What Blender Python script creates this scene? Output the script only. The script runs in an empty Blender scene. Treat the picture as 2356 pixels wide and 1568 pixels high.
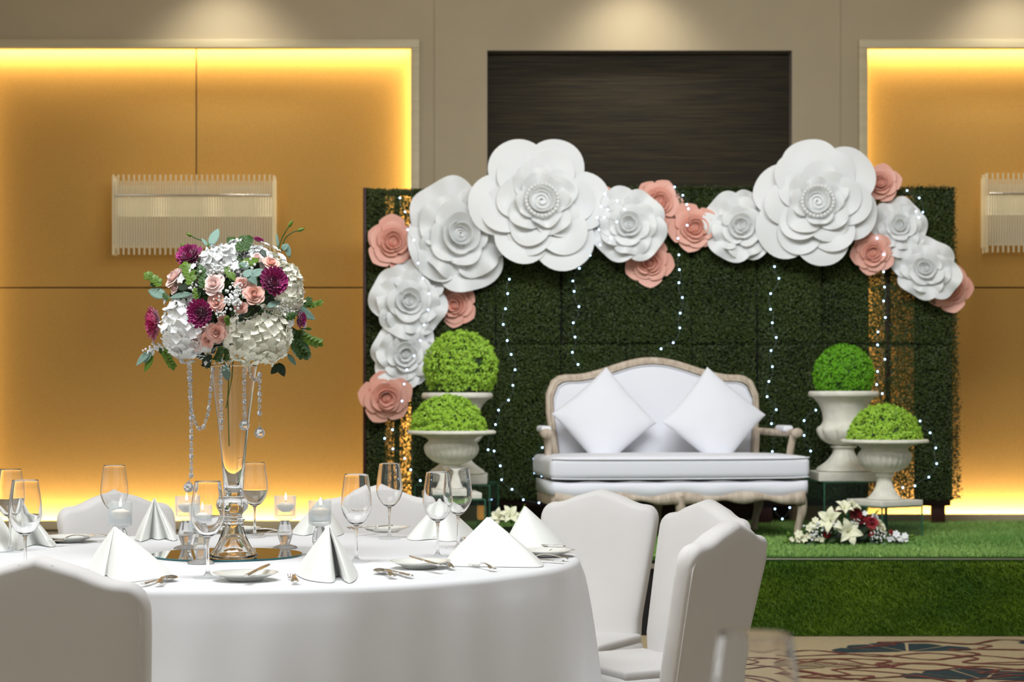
import bpy, bmesh, math, random
import numpy as np
from mathutils import Vector, Matrix, Euler, noise

sc = bpy.context.scene
COL = sc.collection
RND = random.Random(11)
PI = math.pi
CAMZ, FPX, HX, HY = 1.206, 4260.0, 1178.0, 915.0     # eye height, focal length and vanishing point of the picture


def at(px, py, d):
    """point of the room seen at (px, py) at distance d"""
    return Vector(((px - HX) / FPX * d, d, CAMZ - (py - HY) / FPX * d))


def on(px, py, z):
    """point of the horizontal plane z seen at (px, py)"""
    return at(px, py, FPX * (CAMZ - z) / (py - HY))


# ------------------------------------------------------------------ camera
cam_data = bpy.data.cameras.new('camera')
cam_data.sensor_width = 36
cam_data.lens = FPX / 2356 * 36
cam_data.shift_y = (HY - 784) / 2356
cam_data.dof.use_dof = True
cam_data.dof.focus_distance = 5.1
cam_data.dof.aperture_fstop = 6.5
cam_data.clip_start = 0.05
cam = bpy.data.objects.new('camera', cam_data)
cam.location = (0, 0, CAMZ)
cam.rotation_euler = (PI / 2, 0, 0)
COL.objects.link(cam)
sc.camera = cam

# ------------------------------------------------------------------ render look
sc.view_settings.view_transform = 'Standard'
sc.view_settings.look = 'None'
sc.view_settings.exposure = 0.0
sc.view_settings.gamma = 1
sc.view_settings.use_curve_mapping = False
cy = sc.cycles
cy.use_denoising = True
cy.max_bounces = 10
cy.diffuse_bounces = 3
cy.glossy_bounces = 4
cy.transmission_bounces = 10
cy.transparent_max_bounces = 16
cy.sample_clamp_indirect = 4.0
cy.sample_clamp_direct = 0
cy.blur_glossy = 0.5
cy.adaptive_threshold = 0.02

# ------------------------------------------------------------------ world: the rest of the ballroom, softly lit
w = bpy.data.worlds.new('world')
sc.world = w
w.use_nodes = True
w.node_tree.nodes['Background'].inputs[0].default_value = (0.95, 0.96, 0.97, 1)
w.node_tree.nodes['Background'].inputs[1].default_value = 0.335


# ------------------------------------------------------------------ lights of the room
def area(name, loc, rot, sx, sy, power, color, spread=PI):
    l = bpy.data.lights.new(name, 'AREA')
    l.shape = 'RECTANGLE'
    l.size, l.size_y = sx, sy
    l.energy = power
    l.color = color
    l.spread = spread
    o = bpy.data.objects.new(name, l)
    o.location = loc
    o.rotation_euler = rot
    COL.objects.link(o)
    return o


def spot(name, loc, target, power, color, angle, blend=0.5, radius=0.04):
    l = bpy.data.lights.new(name, 'SPOT')
    l.energy = power
    l.color = color
    l.spot_size = math.radians(angle)
    l.spot_blend = blend
    l.shadow_soft_size = radius
    o = bpy.data.objects.new(name, l)
    o.location = loc
    d = Vector(target) - Vector(loc)
    o.rotation_euler = d.to_track_quat('-Z', 'Y').to_euler()
    COL.objects.link(o)
    return o


COOL = (0.93, 0.96, 1.0)
# ceiling light fields over the dining table and in front of the stage
area('ceiling_light_table', (-0.8, 4.15, 4.15), (math.radians(19), 0, 0), 3.0, 1.2, 104, COOL, math.radians(130))
area('ceiling_light_stage', (0.8, 7.4, 4.15), (math.radians(50), 0, 0), 3.6, 1.0, 158, COOL, math.radians(140))
area('ceiling_light_side', (-5.5, 4.5, 3.6), (0, math.radians(-58), 0), 2.0, 4.0, 70, (1.0, 0.95, 0.88))
# recessed downlights washing the end wall
for i, x in enumerate((-1.93, 0.81, 3.36)):
    spot('wall_washer', (x, 11.98, 4.2), (x, 12.46, 3.1), 50, (1.0, 0.95, 0.84), 96, 1.0, 0.12)

# ------------------------------------------------------------------ colour helpers
def lin(c):
    c = c / 255.0
    return c / 12.92 if c <= 0.04045 else ((c + 0.055) / 1.055) ** 2.4


def rgb(r, g, b):
    return (lin(r), lin(g), lin(b), 1)


def mat(name, color, rough=0.6, metal=0.0, trans=0.0, ior=1.45, emit=None, estr=0.0, sss=0.0, spec=0.5,
        vary=0.0, vscale=8.0, vary2=None, bump=0.0, bscale=60.0, stretch=(1, 1, 1), sheen=0.0, coat=0.0, tint=False, alpha=1.0):
    m = bpy.data.materials.new(name)
    m.use_nodes = True
    nt = m.node_tree
    b = nt.nodes['Principled BSDF']
    I = b.inputs
    I['Base Color'].default_value = color
    I['Roughness'].default_value = rough
    I['Metallic'].default_value = metal
    I['Transmission Weight'].default_value = trans
    I['IOR'].default_value = ior
    I['Specular IOR Level'].default_value = spec
    I['Sheen Weight'].default_value = sheen
    I['Coat Weight'].default_value = coat
    I['Alpha'].default_value = alpha
    if sss:
        I['Subsurface Weight'].default_value = sss
        I['Subsurface Radius'].default_value = (0.02, 0.015, 0.01)
        I['Subsurface Scale'].default_value = 0.3
    if emit:
        I['Emission Color'].default_value = emit
        I['Emission Strength'].default_value = estr
    tc = nt.nodes.new('ShaderNodeTexCoord')
    mp = nt.nodes.new('ShaderNodeMapping')
    mp.inputs['Scale'].default_value = stretch
    nt.links.new(tc.outputs['Object'], mp.inputs['Vector'])
    if vary or tint:
        mix = nt.nodes.new('ShaderNodeMix')
        mix.data_type = 'RGBA'
        mix.inputs['A'].default_value = color
        c2 = vary2 or (color[0] * (1 - vary), color[1] * (1 - vary), color[2] * (1 - vary), 1)
        mix.inputs['B'].default_value = c2
        if tint:
            at_ = nt.nodes.new('ShaderNodeAttribute')
            at_.attribute_name = 'tint'
            nt.links.new(at_.outputs['Fac'], mix.inputs['Factor'])
        else:
            n = nt.nodes.new('ShaderNodeTexNoise')
            n.inputs['Scale'].default_value = vscale
            n.inputs['Detail'].default_value = 4
            nt.links.new(mp.outputs[0], n.inputs['Vector'])
            mr = nt.nodes.new('ShaderNodeMapRange')
            mr.inputs['From Min'].default_value = 0.35
            mr.inputs['From Max'].default_value = 0.65
            nt.links.new(n.outputs['Fac'], mr.inputs['Value'])
            nt.links.new(mr.outputs[0], mix.inputs['Factor'])
        nt.links.new(mix.outputs['Result'], I['Base Color'])
    if bump:
        n2 = nt.nodes.new('ShaderNodeTexNoise')
        n2.inputs['Scale'].default_value = bscale
        n2.inputs['Detail'].default_value = 3
        nt.links.new(mp.outputs[0], n2.inputs['Vector'])
        bp = nt.nodes.new('ShaderNodeBump')
        bp.inputs['Strength'].default_value = bump
        bp.inputs['Distance'].default_value = 0.01
        nt.links.new(n2.outputs['Fac'], bp.inputs['Height'])
        nt.links.new(bp.outputs[0], I['Normal'])
    return m


# ------------------------------------------------------------------ materials
MT = {}
MT['wall'] = mat('wall_paint', rgb(178, 163, 134), 0.8, vary=0.04, vscale=3, bump=0.05, bscale=200)
MT['wall_dark'] = mat('wall_recess', rgb(138, 128, 116), 0.7)
MT['ceiling'] = mat('ceiling_paint', rgb(225, 220, 210), 0.9)
MT['frame'] = mat('pale_wood_frame', rgb(196, 182, 146), 0.45, vary=0.12, vscale=5, stretch=(0.4, 1, 6))
MT['gold'] = mat('gold_fabric', rgb(179, 136, 64), 0.85, vary=0.10, vscale=90, bump=0.25, bscale=500, sheen=0.1)
MT['weave'] = mat('dark_woven', rgb(58, 49, 29), 0.8, vary=0.55, vscale=9, vary2=rgb(33, 28, 17), stretch=(0.35, 1, 14), bump=0.5, bscale=16)
MT['baseboard'] = mat('baseboard_paint', rgb(178, 165, 140), 0.6)
MT['carpet'] = mat('beige_carpet', rgb(172, 154, 118), 0.95, vary=0.12, vscale=40, bump=0.3, bscale=400)
MT['carpet_teal'] = mat('teal_carpet_print', rgb(30, 50, 54), 0.95, vary=0.2, vscale=60)
MT['carpet_maroon'] = mat('maroon_carpet_print', rgb(112, 58, 46), 0.95, vary=0.2, vscale=60)
MT['carpet_taupe'] = mat('taupe_carpet_print', rgb(134, 116, 88), 0.95, vary=0.2, vscale=60)
MT['cloth'] = mat('white_tablecloth', rgb(238, 239, 240), 0.75, bump=0.06, bscale=900, sheen=0.15, vary=0.02, vscale=4)
MT['cover'] = mat('white_chair_cover', rgb(233, 231, 228), 0.7, bump=0.08, bscale=30, sheen=0.2, vary=0.03, vscale=5)
MT['napkin'] = mat('white_napkin', rgb(243, 244, 238), 0.75, bump=0.05, bscale=700, sheen=0.1)
MT['sofa'] = mat('white_linen', rgb(232, 233, 238), 0.8, bump=0.08, bscale=500, sheen=0.2)
MT['sofa_wood'] = mat('limed_oak', rgb(206, 192, 172), 0.6, vary=0.3, vscale=14, vary2=rgb(176, 158, 138), stretch=(3, 3, 0.6), bump=0.2, bscale=40)
MT['foam'] = mat('white_foam', rgb(247, 248, 245), 0.5, sss=0.15, sheen=0.1)
MT['pink'] = mat('pink_foam', rgb(249, 188, 168), 0.5, sss=0.2)
MT['stone'] = mat('cast_stone', rgb(234, 231, 215), 0.7, vary=0.12, vscale=20, bump=0.15, bscale=80)
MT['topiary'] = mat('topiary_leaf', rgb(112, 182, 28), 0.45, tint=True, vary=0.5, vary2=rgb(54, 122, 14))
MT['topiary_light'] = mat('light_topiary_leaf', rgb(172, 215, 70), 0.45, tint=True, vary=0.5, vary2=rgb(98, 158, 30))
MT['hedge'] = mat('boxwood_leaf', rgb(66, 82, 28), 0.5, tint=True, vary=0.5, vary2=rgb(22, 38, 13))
MT['hedge_back'] = mat('hedge_mesh', rgb(17, 20, 12), 0.9)
MT['maroon_wood'] = mat('dark_maroon_wood', rgb(64, 30, 24), 0.5, vary=0.2, vscale=12)
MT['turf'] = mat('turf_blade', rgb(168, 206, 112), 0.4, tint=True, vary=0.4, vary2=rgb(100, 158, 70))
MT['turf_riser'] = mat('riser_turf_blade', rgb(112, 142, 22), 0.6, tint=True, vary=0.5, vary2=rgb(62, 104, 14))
MT['turf_base'] = mat('turf_backing', rgb(50, 84, 26), 0.9)
MT['black'] = mat('black_skirt', rgb(14, 14, 16), 0.6)
MT['alu'] = mat('aluminium', rgb(160, 152, 142), 0.4, metal=0.6)
MT['glass'] = mat('clear_glass', (1, 1, 1, 1), 0.0, trans=1.0, ior=1.45)
MT['crystal'] = mat('cut_crystal', (1, 1, 1, 1), 0.0, trans=0.82, ior=1.6)
MT['water'] = mat('water', (1, 1, 1, 1), 0.0, trans=1.0, ior=1.33)
MT['edge'] = mat('green_glass_edge', rgb(70, 130, 100), 0.15, trans=0.3)
MT['mirror'] = mat('mirror_glass', rgb(225, 228, 225), 0.01, metal=1.0)
MT['mirror_edge'] = mat('mirror_edge', rgb(40, 100, 105), 0.15)
MT['steel'] = mat('polished_steel', rgb(240, 238, 234), 0.16, metal=1.0)
MT['china'] = mat('white_china', rgb(244, 244, 236), 0.15, coat=0.5)
MT['wax'] = mat('white_wax', rgb(246, 240, 230), 0.4, sss=0.4, emit=(1, 0.86, 0.70, 1), estr=0.14)  # faint emission in the wax stands in for the flame shining through it
MT['flame'] = mat('flame', (1, 0.8, 0.4, 1), 0.5, emit=(1, 0.78, 0.42, 1), estr=9)
MT['wick'] = mat('wick', rgb(40, 30, 22), 0.8)
MT['led'] = mat('fairy_light_bulb', (0.8, 0.9, 1, 1), 0.3, emit=(0.40, 0.62, 1.0, 1), estr=8)
MT['wire'] = mat('clear_wire', rgb(150, 160, 160), 0.3, alpha=0.5)
MT['strip'] = mat('led_strip', (1, 1, 1, 1), 0.4, emit=(1.0, 0.80, 0.42, 1), estr=6)
MT['petal_white'] = mat('hydrangea_petal', rgb(246, 247, 244), 0.6, sss=0.15)
MT['petal_cream'] = mat('cream_hydrangea_petal', rgb(247, 245, 226), 0.6, sss=0.2)
MT['petal_blush'] = mat('blush_petal', rgb(252, 222, 214), 0.6, sss=0.25)
MT['petal_coral'] = mat('coral_petal', rgb(253, 202, 186), 0.6, sss=0.3)
MT['petal_magenta'] = mat('magenta_petal', rgb(176, 40, 122), 0.4, sheen=0.5)
MT['petal_magenta_b'] = mat('red_magenta_petal', rgb(192, 28, 100), 0.4, sheen=0.4)
MT['petal_red'] = mat('red_petal', rgb(150, 12, 24), 0.55, sheen=0.2)
MT['petal_lily'] = mat('lily_petal', rgb(240, 238, 205), 0.6, sss=0.1)
MT['leaf'] = mat('green_leaf', rgb(56, 92, 32), 0.45, vary=0.3, vscale=30)
MT['leaf_lime'] = mat('lime_leaf', rgb(94, 128, 30), 0.45, vary=0.2, vscale=30)
MT['leaf_dark'] = mat('dark_leaf', rgb(30, 52, 24), 0.5, vary=0.3, vscale=30)
MT['leaf_blue'] = mat('eucalyptus_leaf', rgb(128, 160, 145), 0.6, vary=0.2, vscale=30)
MT['chrome'] = mat('chrome', rgb(200, 198, 190), 0.2, metal=1.0)
MT['shade'] = mat('lit_diffuser', rgb(236, 222, 176), 0.5, emit=(1.0, 0.86, 0.56, 1), estr=0.62)


def veil(name, color, clear, rough=0.08):
    """thin clear ware: part of the light passes straight on, part is reflected or scattered"""
    m = bpy.data.materials.new(name)
    m.use_nodes = True
    nt = m.node_tree
    b = nt.nodes['Principled BSDF']
    b.inputs['Base Color'].default_value = color
    b.inputs['Roughness'].default_value = rough
    t = nt.nodes.new('ShaderNodeBsdfTransparent')
    mx = nt.nodes.new('ShaderNodeMixShader')
    fr = nt.nodes.new('ShaderNodeLayerWeight')
    fr.inputs['Blend'].default_value = 0.25
    mr = nt.nodes.new('ShaderNodeMapRange')
    mr.inputs['To Min'].default_value = 1 - clear
    mr.inputs['To Max'].default_value = min(1.0, 1 - clear + 0.5)
    nt.links.new(fr.outputs['Facing'], mr.inputs['Value'])
    nt.links.new(mr.outputs[0], mx.inputs[0])
    nt.links.new(t.outputs[0], mx.inputs[1])
    nt.links.new(b.outputs[0], mx.inputs[2])
    nt.links.new(mx.outputs[0], nt.nodes['Material Output'].inputs['Surface'])
    return m


MT['rod'] = veil('glass_rod', rgb(236, 226, 196), 0.52)
MT['thin'] = veil('thin_glass', rgb(225, 232, 235), 0.88, 0.03)
MT['cup'] = veil('cup_glass', rgb(225, 235, 240), 0.80, 0.03)
MT['pane'] = veil('glass_panel', rgb(60, 80, 70), 0.93, 0.02)

# ------------------------------------------------------------------ mesh helpers
class G:
    """collects shapes that become one mesh"""

    def __init__(s):
        s.v, s.f, s.m = [], [], []

    def add(s, v, f, mi=0, T=None):
        n = len(s.v)
        if T is not None:
            v = [T @ Vector(p) for p in v]
        s.v.extend(tuple(p) for p in v)
        s.f.extend(tuple(i + n for i in q) for q in f)
        s.m.extend([mi] * len(f))
        return s

    def make(s, name, mats, parent=None, smooth=True, sharp=None, loc=None, rot=None):
        me = bpy.data.meshes.new(name)
        me.from_pydata(s.v, [], s.f)
        mats = mats if isinstance(mats, (list, tuple)) else [mats]
        for m in mats:
            me.materials.append(m)
        me.polygons.foreach_set('material_index', s.m)
        me.polygons.foreach_set('use_smooth', [smooth] * len(s.f))
        me.update()
        if sharp:
            me.set_sharp_from_angle(angle=math.radians(sharp))
        return link(name, me, parent, loc, rot)


def link(name, me, parent=None, loc=None, rot=None, scale=None):
    o = bpy.data.objects.new(name, me)
    COL.objects.link(o)
    if parent:
        o.parent = parent
    if loc is not None:
        o.location = loc
    if rot is not None:
        o.rotation_euler = rot
    if scale is not None:
        o.scale = scale
    return o


def tag(o, label=None, cat=None, group=None, kind=None):
    if label:
        o['label'] = label
    if cat:
        o['category'] = cat
    if group:
        o['group'] = group
    if kind:
        o['kind'] = kind
    return o


def thing(name, label, cat, loc=(0, 0, 0), rot=(0, 0, 0), group=None):
    o = bpy.data.objects.new(name, None)
    o.empty_display_size = 0.05
    COL.objects.link(o)
    o.location = loc
    o.rotation_euler = rot
    return tag(o, label, cat, group)


def copy_tree(o, parent=None, loc=None, rot=None, label=None):
    c = o.copy()
    COL.objects.link(c)
    c.parent = parent
    if loc is not None:
        c.location = loc
    if rot is not None:
        c.rotation_euler = rot
    if label:
        c['label'] = label
    for ch in list(KIDS.get(o.name, [])):
        d = copy_tree(ch, c)
        KIDS.setdefault(c.name, []).append(d)
    return c


KIDS = {}


def kids(o):
    """remember the children of a prototype so that copies can be made"""
    for x in COL.objects:
        if x.parent:
            KIDS.setdefault(x.parent.name, [])
            if x not in KIDS[x.parent.name]:
                KIDS[x.parent.name].append(x)
    return o


def fast_mesh(name, V, Fc, mats, tint=None, smooth=False, parent=None, loc=None):
    """V (n,3), Fc (m,k) numpy arrays"""
    me = bpy.data.meshes.new(name)
    n, (m, k) = len(V), Fc.shape
    me.vertices.add(n)
    me.vertices.foreach_set('co', np.asarray(V, dtype=np.float32).ravel())
    me.loops.add(m * k)
    me.loops.foreach_set('vertex_index', Fc.astype(np.int32).ravel())
    me.polygons.add(m)
    me.polygons.foreach_set('loop_start', np.arange(0, m * k, k, dtype=np.int32))
    me.polygons.foreach_set('use_smooth', np.full(m, smooth))
    for x in (mats if isinstance(mats, (list, tuple)) else [mats]):
        me.materials.append(x)
    if tint is not None:
        a = me.attributes.new('tint', 'FLOAT', 'POINT')
        a.data.foreach_set('value', np.asarray(tint, dtype=np.float32))
    me.update(calc_edges=True)
    return link(name, me, parent, loc)


def box(x0, x1, y0, y1, z0, z1):
    v = [(x0, y0, z0), (x1, y0, z0), (x1, y1, z0), (x0, y1, z0), (x0, y0, z1), (x1, y0, z1), (x1, y1, z1), (x0, y1, z1)]
    f = [(0, 3, 2, 1), (4, 5, 6, 7), (0, 1, 5, 4), (1, 2, 6, 5), (2, 3, 7, 6), (3, 0, 4, 7)]
    return v, f


def rbox(w, d, h, r, k=3, m=(2, 2, 2), c=(0, 0, 0), warp=None):
    """box with rounded edges, w x d x h about c"""
    half = (w / 2, d / 2, h / 2)
    ax = []
    for a in range(3):
        H = half[a]
        L = [-H + r * (1 - math.cos(i / k * PI / 2)) for i in range(k)]
        L = [-H + r * i / k for i in range(k)]
        M_ = [-(H - r) + 2 * (H - r) * i / m[a] for i in range(m[a] + 1)]
        ax.append(L + M_ + [-x for x in reversed(L)])
    N = [len(a) for a in ax]
    idx, v, f = {}, [], []

    def vid(i, j, kk):
        key = (i, j, kk)
        if key not in idx:
            q = Vector((ax[0][i], ax[1][j], ax[2][kk]))
            inn = Vector([max(-(half[a] - r), min(half[a] - r, q[a])) for a in range(3)])
            dd = q - inn
            p = inn + (dd.normalized() * r if dd.length > 1e-9 else dd)
            if warp:
                p = Vector(warp(p))
            idx[key] = len(v)
            v.append((p.x + c[0], p.y + c[1], p.z + c[2]))
        return idx[key]
    for i in range(N[0] - 1):
        for j in range(N[1] - 1):
            f.append((vid(i, j, 0), vid(i, j + 1, 0), vid(i + 1, j + 1, 0), vid(i + 1, j, 0)))
            e = N[2] - 1
            f.append((vid(i, j, e), vid(i + 1, j, e), vid(i + 1, j + 1, e), vid(i, j + 1, e)))
    for i in range(N[0] - 1):
        for kk in range(N[2] - 1):
            f.append((vid(i, 0, kk), vid(i + 1, 0, kk), vid(i + 1, 0, kk + 1), vid(i, 0, kk + 1)))
            e = N[1] - 1
            f.append((vid(i, e, kk), vid(i, e, kk + 1), vid(i + 1, e, kk + 1), vid(i + 1, e, kk)))
    for j in range(N[1] - 1):
        for kk in range(N[2] - 1):
            f.append((vid(0, j, kk), vid(0, j, kk + 1), vid(0, j + 1, kk + 1), vid(0, j + 1, kk)))
            e = N[0] - 1
            f.append((vid(e, j, kk), vid(e, j + 1, kk), vid(e, j + 1, kk + 1), vid(e, j, kk + 1)))
    return v, f


def spline(pts, sub=4):
    """Catmull-Rom through tuples"""
    out = []
    P = [Vector(p).to_4d() if False else tuple(p) for p in pts]
    n = len(P)
    for i in range(n - 1):
        p0, p1, p2, p3 = P[max(i - 1, 0)], P[i], P[i + 1], P[min(i + 2, n - 1)]
        for s in range(sub):
            t = s / sub
            out.append(tuple(0.5 * ((2 * b) + (-a + c) * t + (2 * a - 5 * b + 4 * c - d) * t * t + (-a + 3 * b - 3 * c + d) * t ** 3)
                             for a, b, c, d in zip(p0, p1, p2, p3)))
    out.append(P[-1])
    return out


def lathe(prof, n=32, mod=None):
    """surface of revolution about z; mod(r, z, angle) -> r"""
    v, f = [], []
    ring = []
    for (r, z) in prof:
        if abs(r) < 1e-6:
            ring.append([len(v)])
            v.append((0, 0, z))
        else:
            ids = []
            for i in range(n):
                a = 2 * PI * i / n
                rr = mod(r, z, a) if mod else r
                ids.append(len(v))
                v.append((rr * math.cos(a), rr * math.sin(a), z))
            ring.append(ids)
    for A, B in zip(ring[:-1], ring[1:]):
        for i in range(n):
            j = (i + 1) % n
            if len(A) == 1 and len(B) == 1:
                continue
            if len(A) == 1:
                f.append((A[0], B[j], B[i]))
            elif len(B) == 1:
                f.append((A[i], A[j], B[0]))
            else:
                f.append((A[i], A[j], B[j], B[i]))
    return v, f


def tube(pts, rad, n=8, caps=True, flat=None):
    """tube along points; rad number or list; flat=(a,b) scales of the section"""
    P = [Vector(p) for p in pts]
    R_ = rad if isinstance(rad, (list, tuple)) else [rad] * len(P)
    v, f = [], []
    up = Vector((0, 0, 1))
    t0 = (P[1] - P[0]).normalized()
    if abs(t0.dot(up)) > 0.95:
        up = Vector((0, 1, 0))
    fa, fb = flat or (1, 1)
    for i, p in enumerate(P):
        t = (P[min(i + 1, len(P) - 1)] - P[max(i - 1, 0)]).normalized()
        s = t.cross(up)
        if s.length < 1e-6:
            s = Vector((1, 0, 0))
        s.normalize()
        u = s.cross(t).normalized()
        up = u
        for j in range(n):
            a = 2 * PI * j / n
            v.append(tuple(p + s * (math.cos(a) * R_[i] * fa) + u * (math.sin(a) * R_[i] * fb)))
    for i in range(len(P) - 1):
        for j in range(n):
            k = (j + 1) % n
            f.append((i * n + j, i * n + k, (i + 1) * n + k, (i + 1) * n + j))
    if caps:
        f.append(tuple(reversed(range(n))))
        f.append(tuple(range((len(P) - 1) * n, len(P) * n)))
    return v, f


def grid_solid(A, th=0.0):
    """A: array (nu, nv, 3) of surface points -> verts, faces; th gives it thickness"""
    nu, nv = A.shape[:2]
    du = np.gradient(A, axis=0)
    dv = np.gradient(A, axis=1)
    N = np.cross(du, dv)
    N /= (np.linalg.norm(N, axis=2, keepdims=True) + 1e-9)
    v = [tuple(p) for p in A.reshape(-1, 3)]
    f = [(i * nv + j, (i + 1) * nv + j, (i + 1) * nv + j + 1, i * nv + j + 1) for i in range(nu - 1) for j in range(nv - 1)]
    if th:
        n = len(v)
        B = A - N * th
        v += [tuple(p) for p in B.reshape(-1, 3)]
        f += [tuple(reversed([q + n for q in x])) for x in f]
        edge = [(i, 0) for i in range(nu)] + [(nu - 1, j) for j in range(1, nv)] + [(i, nv - 1) for i in range(nu - 2, -1, -1)] + [(0, j) for j in range(nv - 2, 0, -1)]
        ids = [i * nv + j for i, j in edge]
        for a, b in zip(ids, ids[1:] + ids[:1]):
            f.append((a, a + n, b + n, b))
    return v, f


def sphere(r, c=(0, 0, 0), n=8, m=6, sz=1.0):
    prof = [(r * math.sin(PI * i / m), -r * sz * math.cos(PI * i / m)) for i in range(m + 1)]
    prof[0] = (0, prof[0][1])
    prof[-1] = (0, prof[-1][1])
    v, f = lathe(prof, n)
    return [(x + c[0], y + c[1], z + c[2]) for x, y, z in v], f


def poly_prism(poly, y0, y1):
    """outline in (x,z) extruded from y0 to y1"""
    n = len(poly)
    v = [(x, y0, z) for x, z in poly] + [(x, y1, z) for x, z in poly]
    f = [tuple(range(n)), tuple(reversed(range(n, 2 * n)))]
    f += [(i, i + n, (i + 1) % n + n, (i + 1) % n) for i in range(n)]
    return v, f

# ================================================================== THE SETTING
WY = 12.5           # face of the end wall
PY = 12.72          # gold panels inside the niches
ST = 0.4125         # stage height


def struct(name, g, m, parent=None, smooth=False, sharp=None):
    o = g.make(name, m, parent, smooth=smooth, sharp=sharp)
    if not parent:
        o['kind'] = 'structure'
    return o


struct('floor', G().add(*box(-6.5, 6.5, -2.5, 13.2, -0.1, 0.0)), MT['carpet'])
struct('ceiling', G().add(*box(-6.5, 6.5, -2.5, 13.2, 4.25, 4.35)), MT['ceiling'])

NL = dict(x0=-3.66, x1=-0.681, z0=0.379, z1=3.562)      # clear opening of the left lit niche
NR = dict(x0=2.394, x1=5.37, z0=0.423, z1=3.562)
FW = 0.058
RX0, RX1, RZ = -0.170, 1.890, 3.55
g = G()
g.add(*box(-6.5, NL['x0'] - FW, WY, WY + .3, 0, 4.25))
g.add(*box(NL['x0'] - FW, NL['x1'] + FW, WY, WY + .3, NL['z1'] + FW, 4.25))
g.add(*box(NL['x0'] - FW, NL['x1'] + FW, WY, WY + .3, 0, NL['z0'] - FW))
g.add(*box(NL['x1'] + FW, -0.522, WY, WY + .3, 0, 4.25))
g.add(*box(-0.522, RX0, WY - .014, WY + .3, 0, 4.25))
g.add(*box(RX0, RX1, WY - .014, WY + .3, RZ, 4.25))
g.add(*box(RX1, 2.212, WY - .014, WY + .3, 0, 4.25))
g.add(*box(2.212, NR['x0'] - FW, WY, WY + .3, 0, 4.25))
g.add(*box(NR['x0'] - FW, NR['x1'] + FW, WY, WY + .3, NR['z1'] + FW, 4.25))
g.add(*box(NR['x0'] - FW, NR['x1'] + FW, WY, WY + .3, 0, NR['z0'] - FW))
g.add(*box(NR['x1'] + FW, 6.5, WY, WY + .3, 0, 4.25))
wall = struct('wall_back', g, MT['wall'])
# dark woven recess panel with its reveals
g = G()
g.add(*box(RX0, RX1, WY + .105, WY + .125, 0, RZ))
wp = struct('woven_panel', g, MT['weave'], wall)
g = G()
g.add(*box(RX1 - .004, RX1, WY - .013, WY + .104, 0, RZ))
g.add(*box(RX0, RX0 + .004, WY - .013, WY + .104, 0, RZ))
g.add(*box(RX0 + .004, RX1 - .004, WY - .013, WY + .104, RZ - .004, RZ))
struct('recess_reveal', g, MT['wall_dark'], wall)
g = G()
g.add(*rbox(12.6, .02, .30, .005, 1, c=(0, WY - .012, .155)))
struct('baseboard_back', g, MT['baseboard'])

for n_, K in enumerate((NL, NR), 1):
    x0, x1, z0, z1 = K['x0'], K['x1'], K['z0'], K['z1']
    # pale wooden frame standing proud of the wall
    o = bpy.data.objects.new('trim_%d' % n_, None)
    COL.objects.link(o)
    o['kind'] = 'structure'
    yf = WY - .04
    for nm, b_ in (('frame_rail', (x0 - FW, x1 + FW, yf, WY + .02, z1, z1 + FW)), ('frame_rail', (x0 - FW, x1 + FW, yf, WY + .02, z0 - FW, z0)),
                   ('frame_stile', (x0 - FW, x0, yf, WY + .02, z0, z1)), ('frame_stile', (x1, x1 + FW, yf, WY + .02, z0, z1))):
        v, f = rbox(b_[1] - b_[0], b_[3] - b_[2], b_[5] - b_[4], .004, 2, c=((b_[0] + b_[1]) / 2, (b_[2] + b_[3]) / 2, (b_[4] + b_[5]) / 2))
        G().add(v, f).make(nm, MT['frame'], o, sharp=50)
    # niche box and upholstered panels
    g = G()
    X0, X1, Z0, Z1 = x0 - FW, x1 + FW, z0 - FW, z1 + FW
    g.add(*box(X0, X1, PY + .03, PY + .06, Z0, Z1))
    G().add(*box(X0, X1, PY + .03, PY + .06, Z0, Z1)).make('niche_back', MT['hedge_back'], o, smooth=False)
    zs = 1.963
    xm = (x0 + x1) / 2
    for (a0, a1, c0, c1) in ((X0, xm - .003, zs + .003, Z1), (xm + .003, X1, zs + .003, Z1), (X0, X1, Z0, zs - .003)):
        v, f = rbox(a1 - a0, .03, c1 - c0, .010, 3, c=((a0 + a1) / 2, PY + .015, (c0 + c1) / 2))
        G().add(v, f).make('upholstered_panel', MT['gold'], o)
    # light strips hidden behind the frame, shining onto the panel
    W_ = (1.0, 0.84, 0.50)
    yl = PY - .055
    area('niche_light', ((x0 + x1) / 2, yl, z1 + .035), (math.radians(45), 0, 0), x1 - x0, .02, 19, W_)
    area('niche_light', ((x0 + x1) / 2, yl, z0 - .035), (math.radians(140), 0, 0), x1 - x0, .02, 36, (1.0, 0.86, 0.60))
    for sx_, xx, pw in ((-.75, x1 + .035, 13), (.75, x0 - .035, 7)):
        area('niche_light', (xx, yl, (z0 + z1) / 2), Vector((sx_, .72, 0)).to_track_quat('-Z', 'Y').to_euler(), .02, z1 - z0 - .1, pw, W_)

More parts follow.
